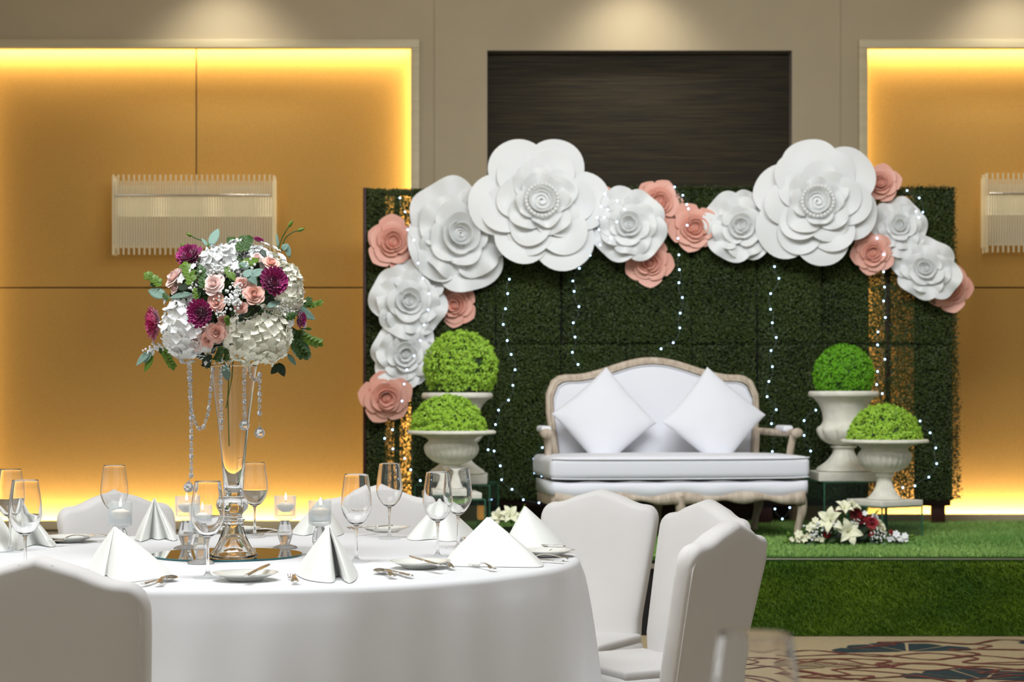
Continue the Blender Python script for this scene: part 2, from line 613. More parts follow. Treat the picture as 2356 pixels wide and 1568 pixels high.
# ------------------------------------------------------------------ crystal wall sconces
def sconce(x0, ztop, zbot, label):
    t = thing('wall_sconce', label, 'wall lamp', (x0 + .547, PY, (ztop + zbot) / 2), group='glass rod sconces on the gold panels')
    zc = (ztop + zbot) / 2
    band0, band1 = ztop - .271 - zc, ztop - .146 - zc
    W_ = 1.094
    G().add(*rbox(W_ - .05, .085, band1 - band0, .006, 2, c=(0, -.10, (band0 + band1) / 2))).make('diffuser', MT['shade'], t, sharp=40)
    G().add(*rbox(W_ - .04, .012, .012, .004, 2, c=(0, -.205, band1 + .006))).make('rail', MT['chrome'], t)
    G().add(*rbox(.7, .06, .08, .004, 2, c=(0, -.03, (band0 + band1) / 2))).make('wall_mount', MT['chrome'], t)
    meshes = {}

    def rod_mesh(z0, z1):
        key = (round(z0, 3), round(z1, 3))
        if key not in meshes:
            v, f = lathe([(0, z0), (.0065, z0 + .001), (.0065, z1 - .001), (0, z1)], 8)
            o = G().add(v, f).make('glass_rod', MT['rod'], t, sharp=40)
            meshes[key] = o.data
            bpy.data.objects.remove(o)
        return meshes[key]
    n = 62
    zt, zb = ztop - zc, zbot - zc
    for i in range(n):
        x = -W_ / 2 + .008 + i * (W_ - .016) / (n - 1)
        if i % 2 == 0:
            a, b = zb, zt
        else:
            a, b = zb + .045, zt - .042
        link('glass_rod', rod_mesh(a, b), t, (x, -.20, 0))
    for i in range(n + 2):
        x = -W_ / 2 + .016 + i * (W_ - .03) / (n + 1)
        link('glass_rod', rod_mesh(zb + .05, zt - .07), t, (x, -.168, 0))
    for s in (-1, 1):
        for j in range(4):
            link('glass_rod', rod_mesh(zb + .01 * (j % 2) * 4, zt - .02 * (j % 2)), t, (s * (W_ / 2 - .004), -.17 + j * .035, 0))
    return t


sconce((250 - HX) / 343, 2.716, 2.174, 'wide wall lamp of clear glass rods on the gold panel behind the bouquet')
sconce((2278 - HX) / 343, 2.727, 2.19, 'wide wall lamp of clear glass rods cut by the right edge of the photo')

# ------------------------------------------------------------------ carpet print (flat shapes flush with the pile)
fl = bpy.data.objects['floor']


def flat_poly(pts, z=.0012):
    n = len(pts)
    return [(x, y, z) for x, y in pts], [tuple(range(n))]


def ribbon(pts, w, z=.0018):
    P = spline(pts, 6)
    v, f = [], []
    for i, p in enumerate(P):
        a, b = P[max(i - 1, 0)], P[min(i + 1, len(P) - 1)]
        dx, dy = b[0] - a[0], b[1] - a[1]
        L = math.hypot(dx, dy) or 1
        ww = w * (.55 + .45 * abs(math.sin(i * .7)))
        v += [(p[0] - dy / L * ww, p[1] + dx / L * ww, z), (p[0] + dy / L * ww, p[1] - dx / L * ww, z)]
    f = [(2 * i, 2 * i + 1, 2 * i + 3, 2 * i + 2) for i in range(len(P) - 1)]
    return v, f


def fan_leaf(w, h, lobes):
    """lobed leaf of separate segments with pale gaps between them"""
    shapes = []
    for k in range(lobes):
        a0 = PI * (k + .04) / lobes
        a1 = PI * (k + .96) / lobes
        pts = [(.06 * math.cos((a0 + a1) / 2), .06 * math.sin((a0 + a1) / 2))]
        for q in range(9):
            a = a0 + (a1 - a0) * q / 8
            r = 1 - .10 * abs(q - 4) / 4 - .05 * (k % 2)
            pts.append((r * math.cos(a), r * math.sin(a)))
        shapes.append([(x * w, y * h) for x, y in pts])
    return shapes


tm = G()
for s in fan_leaf(.36, .34, 5):
    tm.add(*flat_poly(s, .0015))
teal_o = tm.make('carpet_leaf', MT['carpet_teal'], fl, smooth=False)
tp = G()
for s in fan_leaf(.20, .20, 4):
    tp.add(*flat_poly(s, .0015))
taupe_o = tp.make('carpet_leaf', MT['carpet_taupe'], fl, smooth=False)
vm = G()
vm.add(*ribbon([(-.9, .1), (-.55, .28), (-.35, .12), (-.1, .25), (.15, .02), (.42, .12), (.60, -.06), (.50, -.20), (.75, -.28), (1.0, -.1)], .013))
vm.add(*ribbon([(-.7, -.35), (-.45, -.22), (-.52, -.05), (-.2, -.12), (.05, -.33), (.3, -.2), (.55, -.42), (.9, -.38)], .012))
vm.add(*ribbon([(.1, .3), (.35, .42), (.3, .52), (.55, .50), (.8, .36), (.72, .25), (.95, .2)], .012))
vine_o = vm.make('carpet_vine', MT['carpet_maroon'], fl, smooth=False)
spots = [('t', 1.88, 8.80, 8), ('t', 2.02, 7.92, -6), ('u', 1.42, 8.28, 20), ('v', 1.55, 8.6, 4), ('v', 2.25, 8.35, 186), ('v', 1.3, 7.95, -8), ('v', 2.6, 9.0, 10),
         ('t', 2.85, 9.1, 160), ('v', 1.95, 8.15, -14), ('u', 2.75, 8.2, 200)]
for ix in range(-3, 4):
    for iy in range(1, 5):
        if not (1 <= ix + .0 <= 2 and iy == 4):
            spots.append(('t', ix * 1.5 + .4 * (iy % 2), iy * 1.9 - .2, RND.uniform(-40, 40)))
            spots.append(('u', ix * 1.5 + .8, iy * 1.9 + .5, RND.uniform(-60, 60)))
            spots.append(('v', ix * 1.5 + .5, iy * 1.9 + .2, RND.uniform(-20, 20)))
first = {'t': teal_o, 'u': taupe_o, 'v': vine_o}
for i, (k, x, y, a) in enumerate(spots):
    o = first.pop(k) if k in first else None
    src = {'t': teal_o, 'u': taupe_o, 'v': vine_o}[k]
    if o is None:
        o = link(src.name.split('.')[0], src.data, fl)
    o.location = (x, y, .0004 * (i % 7))
    o.rotation_euler = (0, 0, math.radians(a))

# ------------------------------------------------------------------ stage
stage = thing('stage', 'low stage platform covered in green artificial grass in front of the flower wall', 'stage', (1.2, 10.7, 0))
SX0, SX1, SY0, SY1 = -1.15, 4.2, 9.39, 12.0
TX0 = .80


def S(v):
    return [(x - 1.2, y - 10.7, z) for x, y, z in v]


v, f = box(SX0, SX1, SY0 + .02, SY1, 0.002, ST - .03)
G().add(S(v), f).make('platform', MT['black'], stage, smooth=False)
v, f = box(SX0, SX1, SY0 + .005, SY1, ST - .03, ST - .012)
G().add(S(v), f).make('turf_backing', MT['turf_base'], stage, smooth=False)
v, f = box(TX0, SX1, SY0 - .004, SY0 + .018, 0.004, ST - .032)
G().add(S(v), f).make('riser_backing', MT['turf_base'], stage, smooth=False)
v, f = box(SX0, TX0 - .002, SY0 - .006, SY0 + .016, .342, .366)
G().add(S(v), f).make('edge_strip', MT['alu'], stage, smooth=False)
v, f = rbox(SX1 - TX0, .008, .005, .002, 2, c=((SX1 + TX0) / 2, SY0 - .014, ST - .022))
G().add(S(v), f).make('front_piping', MT['alu'], stage)


def blades(n, x0, x1, y0, y1, base, up, spread, h, wd, rng, vertical=False):
    """n grass blades, each a bent triangle pair"""
    x = rng.uniform(x0, x1, n)
    y = rng.uniform(y0, y1, n)
    if vertical:
        Pb = np.stack([x, np.full(n, base), y], 1)
    else:
        Pb = np.stack([x, y, np.full(n, base)], 1)
    U = np.tile(np.array(up, float), (n, 1)) + rng.normal(0, spread, (n, 3))
    U /= np.linalg.norm(U, axis=1, keepdims=True)
    hh = h * rng.uniform(.6, 1.15, n)[:, None]
    sd = rng.normal(0, 1, (n, 3))
    sd = np.cross(sd, U)
    sd /= np.linalg.norm(sd, axis=1, keepdims=True)
    wv = sd * wd
    bend = rng.normal(0, .35, (n, 3)) * hh
    A = Pb - wv
    B = Pb + wv
    Cc = Pb + U * hh * .6 + wv * .7
    Dd = Pb + U * hh * .6 - wv * .7
    E = Pb + U * hh + bend
    V = np.stack([A, B, Cc, Dd, E], 1).reshape(-1, 3)
    k = np.arange(n)[:, None] * 5
    T = np.concatenate([k + [0, 1, 2], k + [0, 2, 3], k + [3, 2, 4]], 0)
    return V, T, x, y


rng = np.random.default_rng(5)
n = 130000
V, T, bx, by = blades(n, SX0, SX1, SY0, SY1, ST - .012, (0, -.15, 1), .35, .020, .0014, rng)
keep = None
wob = np.array([noise.noise(Vector((a * 1.6, b * 1.6, 0))) for a, b in zip(bx[::1], by[::1])])
tint = np.repeat(np.clip(.45 + .5 * wob + rng.normal(0, .22, n), 0, 1), 5)
V[:, 2] += np.repeat(.012 * np.clip(wob, 0, 1), 5)
V[:, 0] -= 1.2
V[:, 1] -= 10.7
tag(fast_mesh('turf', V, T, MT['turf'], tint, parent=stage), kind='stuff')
n = 60000
V, T, bx, by = blades(n, TX0, min(SX1, 3.4), 0.006, ST - .03, SY0 - .004, (.12, -.75, -.55), .30, .030, .0016, rng, vertical=True)
wob = np.array([noise.noise(Vector((a * 2.5, 3, b * 6))) for a, b in zip(bx, by)])
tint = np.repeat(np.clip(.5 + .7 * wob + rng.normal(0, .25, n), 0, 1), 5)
V[:, 2] = np.maximum(V[:, 2], .003)
V[:, 0] -= 1.2
V[:, 1] -= 10.7
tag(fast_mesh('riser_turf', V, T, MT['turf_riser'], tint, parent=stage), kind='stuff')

# ================================================================== FLOWER WALL
HD = 11.78
HXL, HXR, HZ0, HZ1 = -.931, 2.80, .555, 2.535
hedge = thing('hedge_wall', 'tall backdrop wall of dark green artificial boxwood mats behind the sofa', 'backdrop', ((HXL + HXR) / 2, HD, ST))
hx = (HXL + HXR) / 2


def HV(v):
    return [(x - hx, y - HD, z - ST) for x, y, z in v]


NC = 9
cw = (HXR - HXL) / NC
zm = 1.548
rng = np.random.default_rng(9)


def mat_mesh(w_, h_, seed, cover):
    r = np.random.default_rng(seed)
    n = int(w_ * h_ * 36000 * cover)
    x = r.uniform(0.004, w_ - .004, n)
    z = r.uniform(0.004, h_ - .004, n)
    d = r.uniform(0, 1, n) ** .7
    lump = np.array([noise.noise(Vector((a * 7 + seed * 3, b * 7, seed))) for a, b in zip(x, z)])
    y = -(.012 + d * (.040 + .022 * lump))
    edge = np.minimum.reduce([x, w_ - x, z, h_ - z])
    y *= np.clip(.45 + edge / .04, 0, 1)
    L = r.uniform(.008, .015, n)
    nrm = np.stack([r.normal(0, .6, n), -np.ones(n), r.normal(.25, .6, n)], 1)
    nrm /= np.linalg.norm(nrm, axis=1, keepdims=True)
    a = r.normal(0, 1, (n, 3))
    u = np.cross(a, nrm)
    u /= np.linalg.norm(u, axis=1, keepdims=True)
    s = np.cross(nrm, u)
    P0 = np.stack([x, y, z], 1)
    q = [P0 - u * L[:, None] * .6, P0 + s * L[:, None] * .38, P0 + u * L[:, None] * .6 - nrm * .002, P0 - s * L[:, None] * .38]
    V = np.stack(q, 1).reshape(-1, 3)
    Fq = (np.arange(n)[:, None] * 4 + np.arange(4)[None, :])
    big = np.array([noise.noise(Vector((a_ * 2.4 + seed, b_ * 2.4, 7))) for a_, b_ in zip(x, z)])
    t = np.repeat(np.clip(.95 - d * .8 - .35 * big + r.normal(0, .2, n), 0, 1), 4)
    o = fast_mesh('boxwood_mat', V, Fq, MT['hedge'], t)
    me = o.data
    bpy.data.objects.remove(o)
    return me


top_m = [mat_mesh(cw, HZ1 - zm, 20 + i, 1.0) for i in range(3)]
bot_m = [mat_mesh(cw, zm - HZ0, 30 + i, 1.0) for i in range(3)]
thin_t = mat_mesh(cw, HZ1 - zm, 41, .95)
thin_b = mat_mesh(cw, zm - HZ0, 42, .80)
for c in range(NC):
    thin = c in (0, NC - 2, NC - 1)
    for row in (0, 1):
        me = (thin_t if row else thin_b) if thin else (top_m if row else bot_m)[RND.randrange(3)]
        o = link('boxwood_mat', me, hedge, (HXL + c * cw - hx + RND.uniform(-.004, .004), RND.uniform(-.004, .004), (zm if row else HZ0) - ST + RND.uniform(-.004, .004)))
    spans = [(HXL + c * cw, HXL + (c + 1) * cw)]
    if c == 0:
        spans = [(HXL, HXL + .125), (HXL + .300, HXL + cw)]
    elif c == NC - 2:
        spans = [(HXL + c * cw, 2.270)]
    elif c == NC - 1:
        spans = [(2.56, HXR)]
    for a_, b_ in spans:
        v, f = box(a_, b_, HD + .002, HD + .010, HZ0, HZ1)
        G().add(HV(v), f).make('backing_board', MT['hedge_back'], hedge, smooth=False)
# loose leaves straggling past the top and right edges
rf = np.random.default_rng(3)
n = 9000
side = rf.uniform(0, 1, n) < .45
tt = rf.uniform(0, 1, n)
wob1 = np.array([noise.noise(Vector((q * 9, 1, 0))) for q in tt])
out = np.abs(rf.normal(0, .010, n)) + .012 * np.clip(wob1, 0, 1)
X = np.where(side, HXR - .010 + (out + .010 + .040 * (1 - tt)) * rf.uniform(0, 1, n), HXL + .9 + tt * (HXR - HXL - .9))
Z = np.where(side, HZ0 + .01 + tt * (HZ1 - HZ0), HZ1 - .006 + out)
Y = HD - rf.uniform(-.01, .055, n)
c_ = np.stack([X - hx, Y - HD, Z - ST], 1)
L_ = rf.uniform(.008, .015, n)[:, None]
d1 = rf.normal(0, 1, (n, 3))
d1 /= np.linalg.norm(d1, axis=1, keepdims=True)
d2 = np.cross(d1, rf.normal(0, 1, (n, 3)))
d2 /= np.linalg.norm(d2, axis=1, keepdims=True)
V = np.stack([c_ - d1 * L_ * .6, c_ + d2 * L_ * .36, c_ + d1 * L_ * .6, c_ - d2 * L_ * .36], 1).reshape(-1, 3)
tag(fast_mesh('straggling_leaves', V, np.arange(n)[:, None] * 4 + np.arange(4)[None, :], MT['hedge'], np.repeat(rf.uniform(0, 1, n), 4), parent=hedge), kind='stuff')
# wooden frame: side boards, stiles, rails, feet
for (x0, x1, z0, z1) in ((HXL - .012, HXL + .03, HZ0, HZ1 + .01), (HXL + .18, HXL + .215, HZ0, HZ1), (HXR - .03, HXR - .0, HZ0, HZ1),
                         (HXR - .42, HXR - .385, HZ0, HZ1), (HXR - .16, HXR - .13, HZ0, HZ1)):
    v, f = rbox(x1 - x0, .03, z1 - z0, .003, 1, c=((x0 + x1) / 2, HD + .03, (z0 + z1) / 2))
    G().add(HV(v), f).make('stile', MT['maroon_wood'], hedge)
v, f = rbox(.02, .075, HZ1 - HZ0 + .01, .003, 1, c=(HXL - .004, HD + .0, (HZ0 + HZ1) / 2))
G().add(HV(v), f).make('side_board', MT['maroon_wood'], hedge)
for z in (HZ0 - .02, zm, HZ1 - .020):
    v, f = rbox(HXR - HXL, .03, .035, .003, 1, c=(hx, HD + .05, z))
    G().add(HV(v), f).make('rail', MT['maroon_wood'], hedge)
for x in (HXL + .16, .52, 1.62, HXR - .075):
    v, f = rbox(.085, .05, HZ0 - ST + .02, .004, 1, c=(x, HD + .07, (ST + HZ0) / 2 + .005))
    G().add(HV(v), f).make('leg', MT['maroon_wood'], hedge)

# ================================================================== GIANT FOAM FLOWERS
def petal(R, H, alpha, beta, span, k=.3, p=2.5, curl=0.0, wave=0.0, wn=3, ph=0.0, th=.003, nu=15, nv=9, pt=0.0, r0=.04, poly=0, cup=0.0):
    """a petal as a sector of a flaring cup about z: reaches radius R and height H"""
    U = np.linspace(-1, 1, nu)
    Vv = np.linspace(0, 1, nv) ** .85
    u, v_ = np.meshgrid(U, Vv, indexing='ij')
    lim = 1 - k * np.abs(u) ** p + pt * (1 - np.abs(u))
    if poly:
        # facetted outline
        up = np.array([-1, -.667, 0, .667, 1])
        lp = np.array([.60, .93, 1.09, .93, .60])
        lim = np.interp(u, up, lp)
    s = v_ * lim
    a = u * span * (.55 + .45 * np.clip(s * 1.6, 0, 1))
    rad = r0 * R + (R - r0 * R) * s ** alpha
    z = H * s ** beta - curl * s ** 5 + cup * (u ** 2) * s
    z = z + wave * np.sin(wn * u * PI / 2 + ph) * s ** 2
    rad = rad * (1 - .25 * wave / max(R, 1e-3) * np.cos(wn * u * PI / 2 + ph * 1.7) * s ** 2)
    A = np.stack([rad * np.cos(a), rad * np.sin(a), z], 2)
    return grid_solid(A, th)


def face_rot(yaw=0, pitch=0, roll=0):
    """flower axis +z turned towards the room (-y); yaw to the right, pitch upwards"""
    return (Matrix.Rotation(math.radians(yaw), 4, 'Z') @ Matrix.Rotation(math.radians(-pitch), 4, 'X') @ Matrix.Rotation(PI / 2, 4, 'X')
            @ Matrix.Rotation(math.radians(roll), 4, 'Z')).to_euler()


def ring_petals(parent, layers, m, r, name='petal'):
    for L in layers:
        n, kw, z = L
        meshes = []
        for q in range(2):
            k2 = dict(kw)
            k2['ph'] = r.uniform(0, 6)
            k2['wave'] = kw.get('wave', 0) * r.uniform(.7, 1.3)
            vv, ff = petal(**k2)
            o = G().add(vv, ff).make(name, m, None, sharp=60)
            meshes.append(o.data)
            bpy.data.objects.remove(o)
        off = r.uniform(0, 2 * PI)
        for i in range(n):
            a = off + 2 * PI * (i + r.uniform(-.08, .08)) / n
            s = r.uniform(.93, 1.05)
            link(name, meshes[i % 2], parent, (0, 0, z + .0035 * (i % 3)), (r.uniform(-.05, .05), r.uniform(-.05, .05), a), (s, s, s))


def bud_centre(t, R, H, m, z0):
    """tightly rolled heart of a flower: an overlapping spiral of petal"""
    n = 40
    A = np.zeros((n, 5, 3))
    for i in range(n):
        s = i / (n - 1)
        a = s * 2 * PI * 2.3
        rr_ = R * (.12 + .88 * s)
        for j in range(5):
            q = j / 4
            lip = H * (.98 - .16 * s + .03 * math.sin(a * 1.5))
            A[i, j] = (rr_ * (.75 + .25 * q ** .5) * math.cos(a), rr_ * (.75 + .25 * q ** .5) * math.sin(a), z0 + q * (lip - z0))
    v, f = grid_solid(A, R * .05)
    g = G().add(v, f)
    v, f = lathe([(0, z0), (R * .92, z0), (R * .96, H * .45), (R * .80, H * .70), (0, H * .80)], 16)
    g.add(v, f)
    g.make('rolled_centre', m, t, sharp=60)


def camellia(name, loc, R, rot, label, seed):
    r = random.Random(seed)
    t = thing(name, label, 'paper flower', loc, face_rot(*rot), 'giant white foam flowers on the hedge wall')
    L = [(6, dict(R=R, H=.05 * R, alpha=.9, beta=1.6, span=.74, k=.42, p=2.3, wave=.04 * R, wn=2, curl=.06 * R, nu=21, nv=11), 0),
         (6, dict(R=.82 * R, H=.12 * R, alpha=.9, beta=1.5, span=.70, k=.42, p=2.2, wave=.05 * R, curl=.06 * R, wn=2, nu=19), .03 * R),
         (5, dict(R=.64 * R, H=.18 * R, alpha=.9, beta=1.4, span=.74, k=.38, p=2.2, wave=.06 * R, curl=.07 * R, wn=2, nu=19), .045 * R),
         (4, dict(R=.52 * R, H=.24 * R, alpha=.9, beta=1.3, span=.82, k=.36, p=2.2, wave=.07 * R, wn=3, curl=.08 * R, nu=19), .05 * R),
         (4, dict(R=.39 * R, H=.27 * R, alpha=.8, beta=1.2, span=.86, k=.3, p=2.2, wave=.05 * R, wn=4, curl=.05 * R), .06 * R),
         (3, dict(R=.20 * R, H=.26 * R, alpha=.55, beta=1.0, span=1.2, k=.15), .09 * R)]
    ring_petals(t, L, MT['foam'], r)
    bud_centre(t, .155 * R, .34 * R, MT['foam'], .02 * R)
    g = G()
    for i in range(26):
        a = 2 * PI * i / 26
        g.add(*sphere(.013 * R / .4, (.23 * R * math.cos(a), .23 * R * math.sin(a), .33 * R), 6, 4))
    g.make('pearl_ring', MT['foam'], t)
    return t


def frilly(name, loc, R, rot, label, seed, squash=1.0, frill=1.0):
    r = random.Random(seed)
    t = thing(name, label, 'paper flower', loc, face_rot(*rot), 'giant white foam flowers on the hedge wall')
    w_ = frill
    L = [(4, dict(R=R, H=.12 * R, alpha=.95, beta=1.3, span=.98, k=.24, p=3.5, wave=.13 * R * w_, wn=4, curl=.05 * R, nu=25, nv=11), 0),
         (4, dict(R=.78 * R, H=.24 * R, alpha=.9, beta=1.2, span=.92, k=.25, p=3, wave=.12 * R * w_, wn=4, curl=.10 * R, nu=23), .03 * R),
         (4, dict(R=.54 * R, H=.32 * R, alpha=.85, beta=1.2, span=.90, k=.24, p=3, wave=.06 * R * w_, wn=3, curl=.08 * R), .06 * R),
         (3, dict(R=.34 * R, H=.36 * R, alpha=.6, beta=1.1, span=1.2, k=.2, wave=.02 * R, wn=3, curl=.04 * R), .07 * R),
         (3, dict(R=.21 * R, H=.40 * R, alpha=.5, beta=1.0, span=1.25, k=.16), .07 * R)]
    ring_petals(t, L, MT['foam'], r)
    bud_centre(t, .13 * R, .46 * R, MT['foam'], .02 * R)
    t.scale = (squash, 1.0, 1.0)
    return t


def rose(name, loc, R, rot, label, seed, m, cat='paper flower', group=None, parent=None, poly=1, th=.003, detail=1):
    r = random.Random(seed)
    if parent is None:
        t = thing(name, label, cat, loc, face_rot(*rot), group)
    else:
        t = link(name, None, parent, loc, rot if isinstance(rot, Euler) else face_rot(*rot))
    q = dict(th=th, nu=13 if detail else 9, nv=6 if detail else 5)
    L = [(5, dict(R=R, H=.16 * R, alpha=.9, beta=1.1, span=.80, poly=poly, cup=.02 * R, k=.3, **q), 0),
         (5, dict(R=.80 * R, H=.34 * R, alpha=.8, beta=1.1, span=.82, poly=poly, curl=.10 * R, k=.28, **q), .02 * R),
         (4, dict(R=.58 * R, H=.46 * R, alpha=.6, beta=1.0, span=1.0, poly=poly, curl=.06 * R, k=.25, **q), .03 * R),
         (3, dict(R=.41 * R, H=.52 * R, alpha=.5, beta=1.0, span=1.25, poly=poly, curl=.03 * R, k=.2, **q), .03 * R),
         (3, dict(R=.28 * R, H=.56 * R, alpha=.42, beta=1.0, span=1.25, poly=poly, k=.2, **q), .03 * R)]
    ring_petals(t, L, m, r)
    bud_centre(t, .19 * R, .56 * R, m, .03 * R)
    return t


FD = HD - .12
def fp(px, py, d=FD):
    return at(px, py, d)


pxm = FPX / FD
camellia('foam_camellia', fp(1243, 470, FD - .10), 158 / pxm, (4, 6, 20), 'largest white foam flower with round petals, left of the dark wall panel centre', 3)
camellia('foam_camellia', fp(1878, 470, FD - .10), 152 / pxm, (-5, 4, 75), 'big round petalled white foam flower at upper right beside the gold niche', 5)
frilly('foam_rose', fp(1055, 545), 140 / pxm, (8, 4, 10), 'large squarish white foam flower tucked behind the largest round one', 7, .92)
frilly('foam_rose', fp(938, 693, FD - .03), 92 / pxm, (10, 0, 40), 'ruffled white foam flower directly below the squarish one, above another ruffled one', 8)
frilly('foam_rose', fp(930, 812), 82 / pxm, (10, -6, 65), 'lowest ruffled white foam flower on the left, beside the tall topiary ball', 9)
frilly('foam_rose', fp(1447, 518, FD - .06), 88 / pxm, (-4, 0, 24), 'white foam rose dotted with tiny lights between pink roses at top centre', 10)
frilly('foam_rose', fp(1704, 522), 90 / pxm, (-4, 0, 50), 'wavy white foam flower between a pink rose and the big right camellia', 12)
frilly('foam_rose', fp(2070, 522), 72 / pxm, (-10, 5, 15), 'small curled white foam rose right of the big right camellia', 13, .9)
frilly('foam_rose', fp(2130, 618, FD - .04), 82 / pxm, (-14, 0, 55), 'rightmost white foam flower, tall and crumpled, at the edge of the hedge', 14, .85)
PG = 'pink foam roses on the hedge wall'
for (px, py, r_, d, rot, lab, sd) in (
        (902, 558, 60, FD, (8, 0, 10), 'pink foam rose at the upper left corner of the hedge', 21),
        (1050, 703, 48, FD + .09, (-12, 0, 50), 'pink foam rose half hidden under the squarish white flower', 22),
        (886, 912, 60, FD, (12, -8, 30), 'lowest pink foam rose, at the left edge of the hedge', 23),
        (1512, 468, 58, FD + .09, (5, 8, 60), 'peach pink foam rose rising above the top edge of the hedge', 24),
        (1596, 526, 56, FD + .03, (0, 0, 15), 'pink foam rose just left of the wavy white flower, touching it', 25),
        (1494, 602, 54, FD + .07, (-6, -6, 42), 'pink foam rose hanging lowest at top centre, under the white rose', 26),
        (1370, 465, 48, FD + .04, (0, 0, 0), 'pink foam rose mostly hidden between the largest white flower and the white rose', 27),
        (2026, 424, 46, FD + .03, (-10, 6, 33), 'pink foam rose highest on the right, against the gold niche', 28),
        (2006, 582, 50, FD - .02, (-4, -4, 5), 'deep pink foam rose below the big right camellia', 29),
        (2184, 662, 54, FD + .09, (-14, 0, 22), 'rightmost pink foam rose, sticking out past the hedge edge', 31)):
    rose('foam_rose', fp(px, py, d), r_ / pxm, rot, lab, sd, MT['pink'], group=PG)

# ================================================================== FAIRY LIGHTS
bm = None
led_v, led_f = sphere(.0054, n=6, m=4)


def strand(pts, d, label, sag=.012):
    global bm
    P = [at(x, y, (dd[0] if dd else d)) for x, y, *dd in pts]
    t = thing('fairy_light_string', label, 'string lights', P[0], group='fairy light strings on the hedge wall')
    Q = []
    for i, (a, b) in enumerate(zip(P[:-1], P[1:])):
        for k in range(4):
            s = k / 4
            q = a.lerp(b, s)
            q = q + Vector((math.sin(s * PI) * sag * (1 if i % 2 else -1), 0, 0))
            Q.append(q - P[0])
    Q.append(P[-1] - P[0])
    G().add(*tube(Q, .0011, 4)).make('wire', MT['wire'], t)
    for p in P:
        if bm is None:
            bm = G().add(led_v, led_f).make('bulb', MT['led'], t, loc=p - P[0]).data
        else:
            link('bulb', bm, t, p - P[0])
    return t


LD = HD - .075
strand([(1172, 642), (1168, 675), (1163, 710), (1158, 746), (1167, 783), (1176, 815), (1185, 850), (1180, 886), (1170, 920), (1147, 943), (1140, 976), (1123, 1034), (1137, 1037), (1151, 1071), (1154, 1103), (1178, 1125), (1204, 1149), (1240, 1156)],
       LD, 'fairy light string hanging left of the sofa beside the tall topiary ball')
strand([(1366, 524), (1366, 532), (1382, 565), (1358, 587), (1333, 617), (1318, 646), (1321, 670), (1332, 705), (1319, 742), (1323, 775), (1317, 810), (1330, 838)],
       LD, 'fairy light string falling from the largest white flower to the sofa back')
strand([(1562, 586), (1563, 620), (1562, 650), (1570, 684), (1565, 720), (1564, 754), (1549, 788), (1521, 802)], LD,
       'fairy light string falling under the pink rose at top centre, ending above the sofa')
strand([(1782, 613), (1792, 640), (1773, 675), (1773, 711), (1777, 742), (1786, 776), (1774, 806), (1777, 843), (1769, 877), (1765, 912), (1786, 942), (1775, 974), (1777, 1038)],
       LD, 'fairy light string running down the right side of the sofa back')
strand([(2018, 548), (2033, 585), (2033, 625), (2035, 660), (2033, 692), (2037, 730), (2020, 763), (2019, 793), (2036, 826), (2019, 854), (2017, 884), (2030, 905)],
       LD - .13, 'fairy light string over the deep pink rose at right, down to the low topiary')
strand([(1877, 943), (1850, 967), (1850, 1001), (1865, 1037), (1858, 1060)], LD, 'short fairy light string between the sofa arm and the tall right urn')
strand([(2117, 968), (2140, 995), (2153, 1030), (2155, 1066), (2137, 1097), (2105, 1117), (2077, 1121)], LD, 'fairy light string curving around the low right urn')
strand([(920, 455), (932, 487), (938, 528, 11.45), (952, 552, 11.4), (962, 605, 11.45), (973, 640, 11.4), (987, 675, 11.4), (985, 712, 11.35), (976, 747, 11.4), (967, 783, 11.4), (953, 818, 11.4),
        (936, 850, 11.4), (930, 883, 11.45), (925, 922, 11.5), (920, 953), (903, 988), (885, 1008), (904, 1032), (931, 1054), (945, 1080), (967, 1105)],
       LD, 'fairy light string draped over the white flowers at the left edge of the hedge')
strand([(1248, 1029), (1228, 1055), (1230, 1087), (1246, 1094)], LD, 'short fairy light string just left of the sofa seat')
strand([(1783, 1170), (1800, 1193), (1817, 1167)], LD, 'short fairy light string seen under the sofa')
strand([(1392, 446, 11.4), (1383, 475, 11.4), (1398, 482, 11.35), (1420, 462, 11.35), (1437, 481, 11.3), (1419, 510, 11.3), (1390, 500, 11.35), (1374, 500, 11.4), (1378, 528, 11.4), (1405, 547, 11.4), (1381, 563, 11.5)],
       LD, 'fairy light string wound over the white rose at top centre')
strand([(1552, 430), (1571, 449), (1580, 470, 11.5), (1584, 480, 11.4), (1581, 518, 11.35), (1560, 548, 11.45)], LD, 'short fairy light string on the pink rose next to the wavy white flower')
strand([(2087, 438), (2115, 455), (2123, 488), (2108, 486, 11.45), (2114, 500, 11.4)], LD, 'short fairy light string at the upper right corner of the hedge')

# ================================================================== SETTEE
sofa = thing('settee', 'white upholstered two-seat settee with carved limed oak frame on the green stage', 'sofa',
             (.862, 11.06, ST), (0, 0, math.radians(8)))
BW = .655       # half width of the back frame


def back_top(u):
    """height of the back outline for u in -1..1"""
    a = abs(u)
    z = .935 + .105 * (0.5 + 0.5 * math.cos(PI * min(1, a / .80)))
    return z


def back_outline(inset, n=40):
    pts = []
    hw = BW - inset
    # left side going up, top, right side going down; waisted near the arms
    side = [(.30, .05), (.45, .03), (.60, .012), (.70, .0), (.77, .0)]
    for z, dx in side:
        pts.append((-(hw - dx), z))
    for i in range(n + 1):
        u = -1 + 2 * i / n
        x = u * hw
        z = back_top(u) - inset
        c = max(0, abs(u) - .84) / .16
        z -= .10 * (1 - math.sqrt(max(0, 1 - c * c)))
        pts.append((x, z))
    for z, dx in reversed(side):
        pts.append(((hw - dx), z))
    return pts


def lean(z):
    return .02 + .16 * max(0, z - .35)


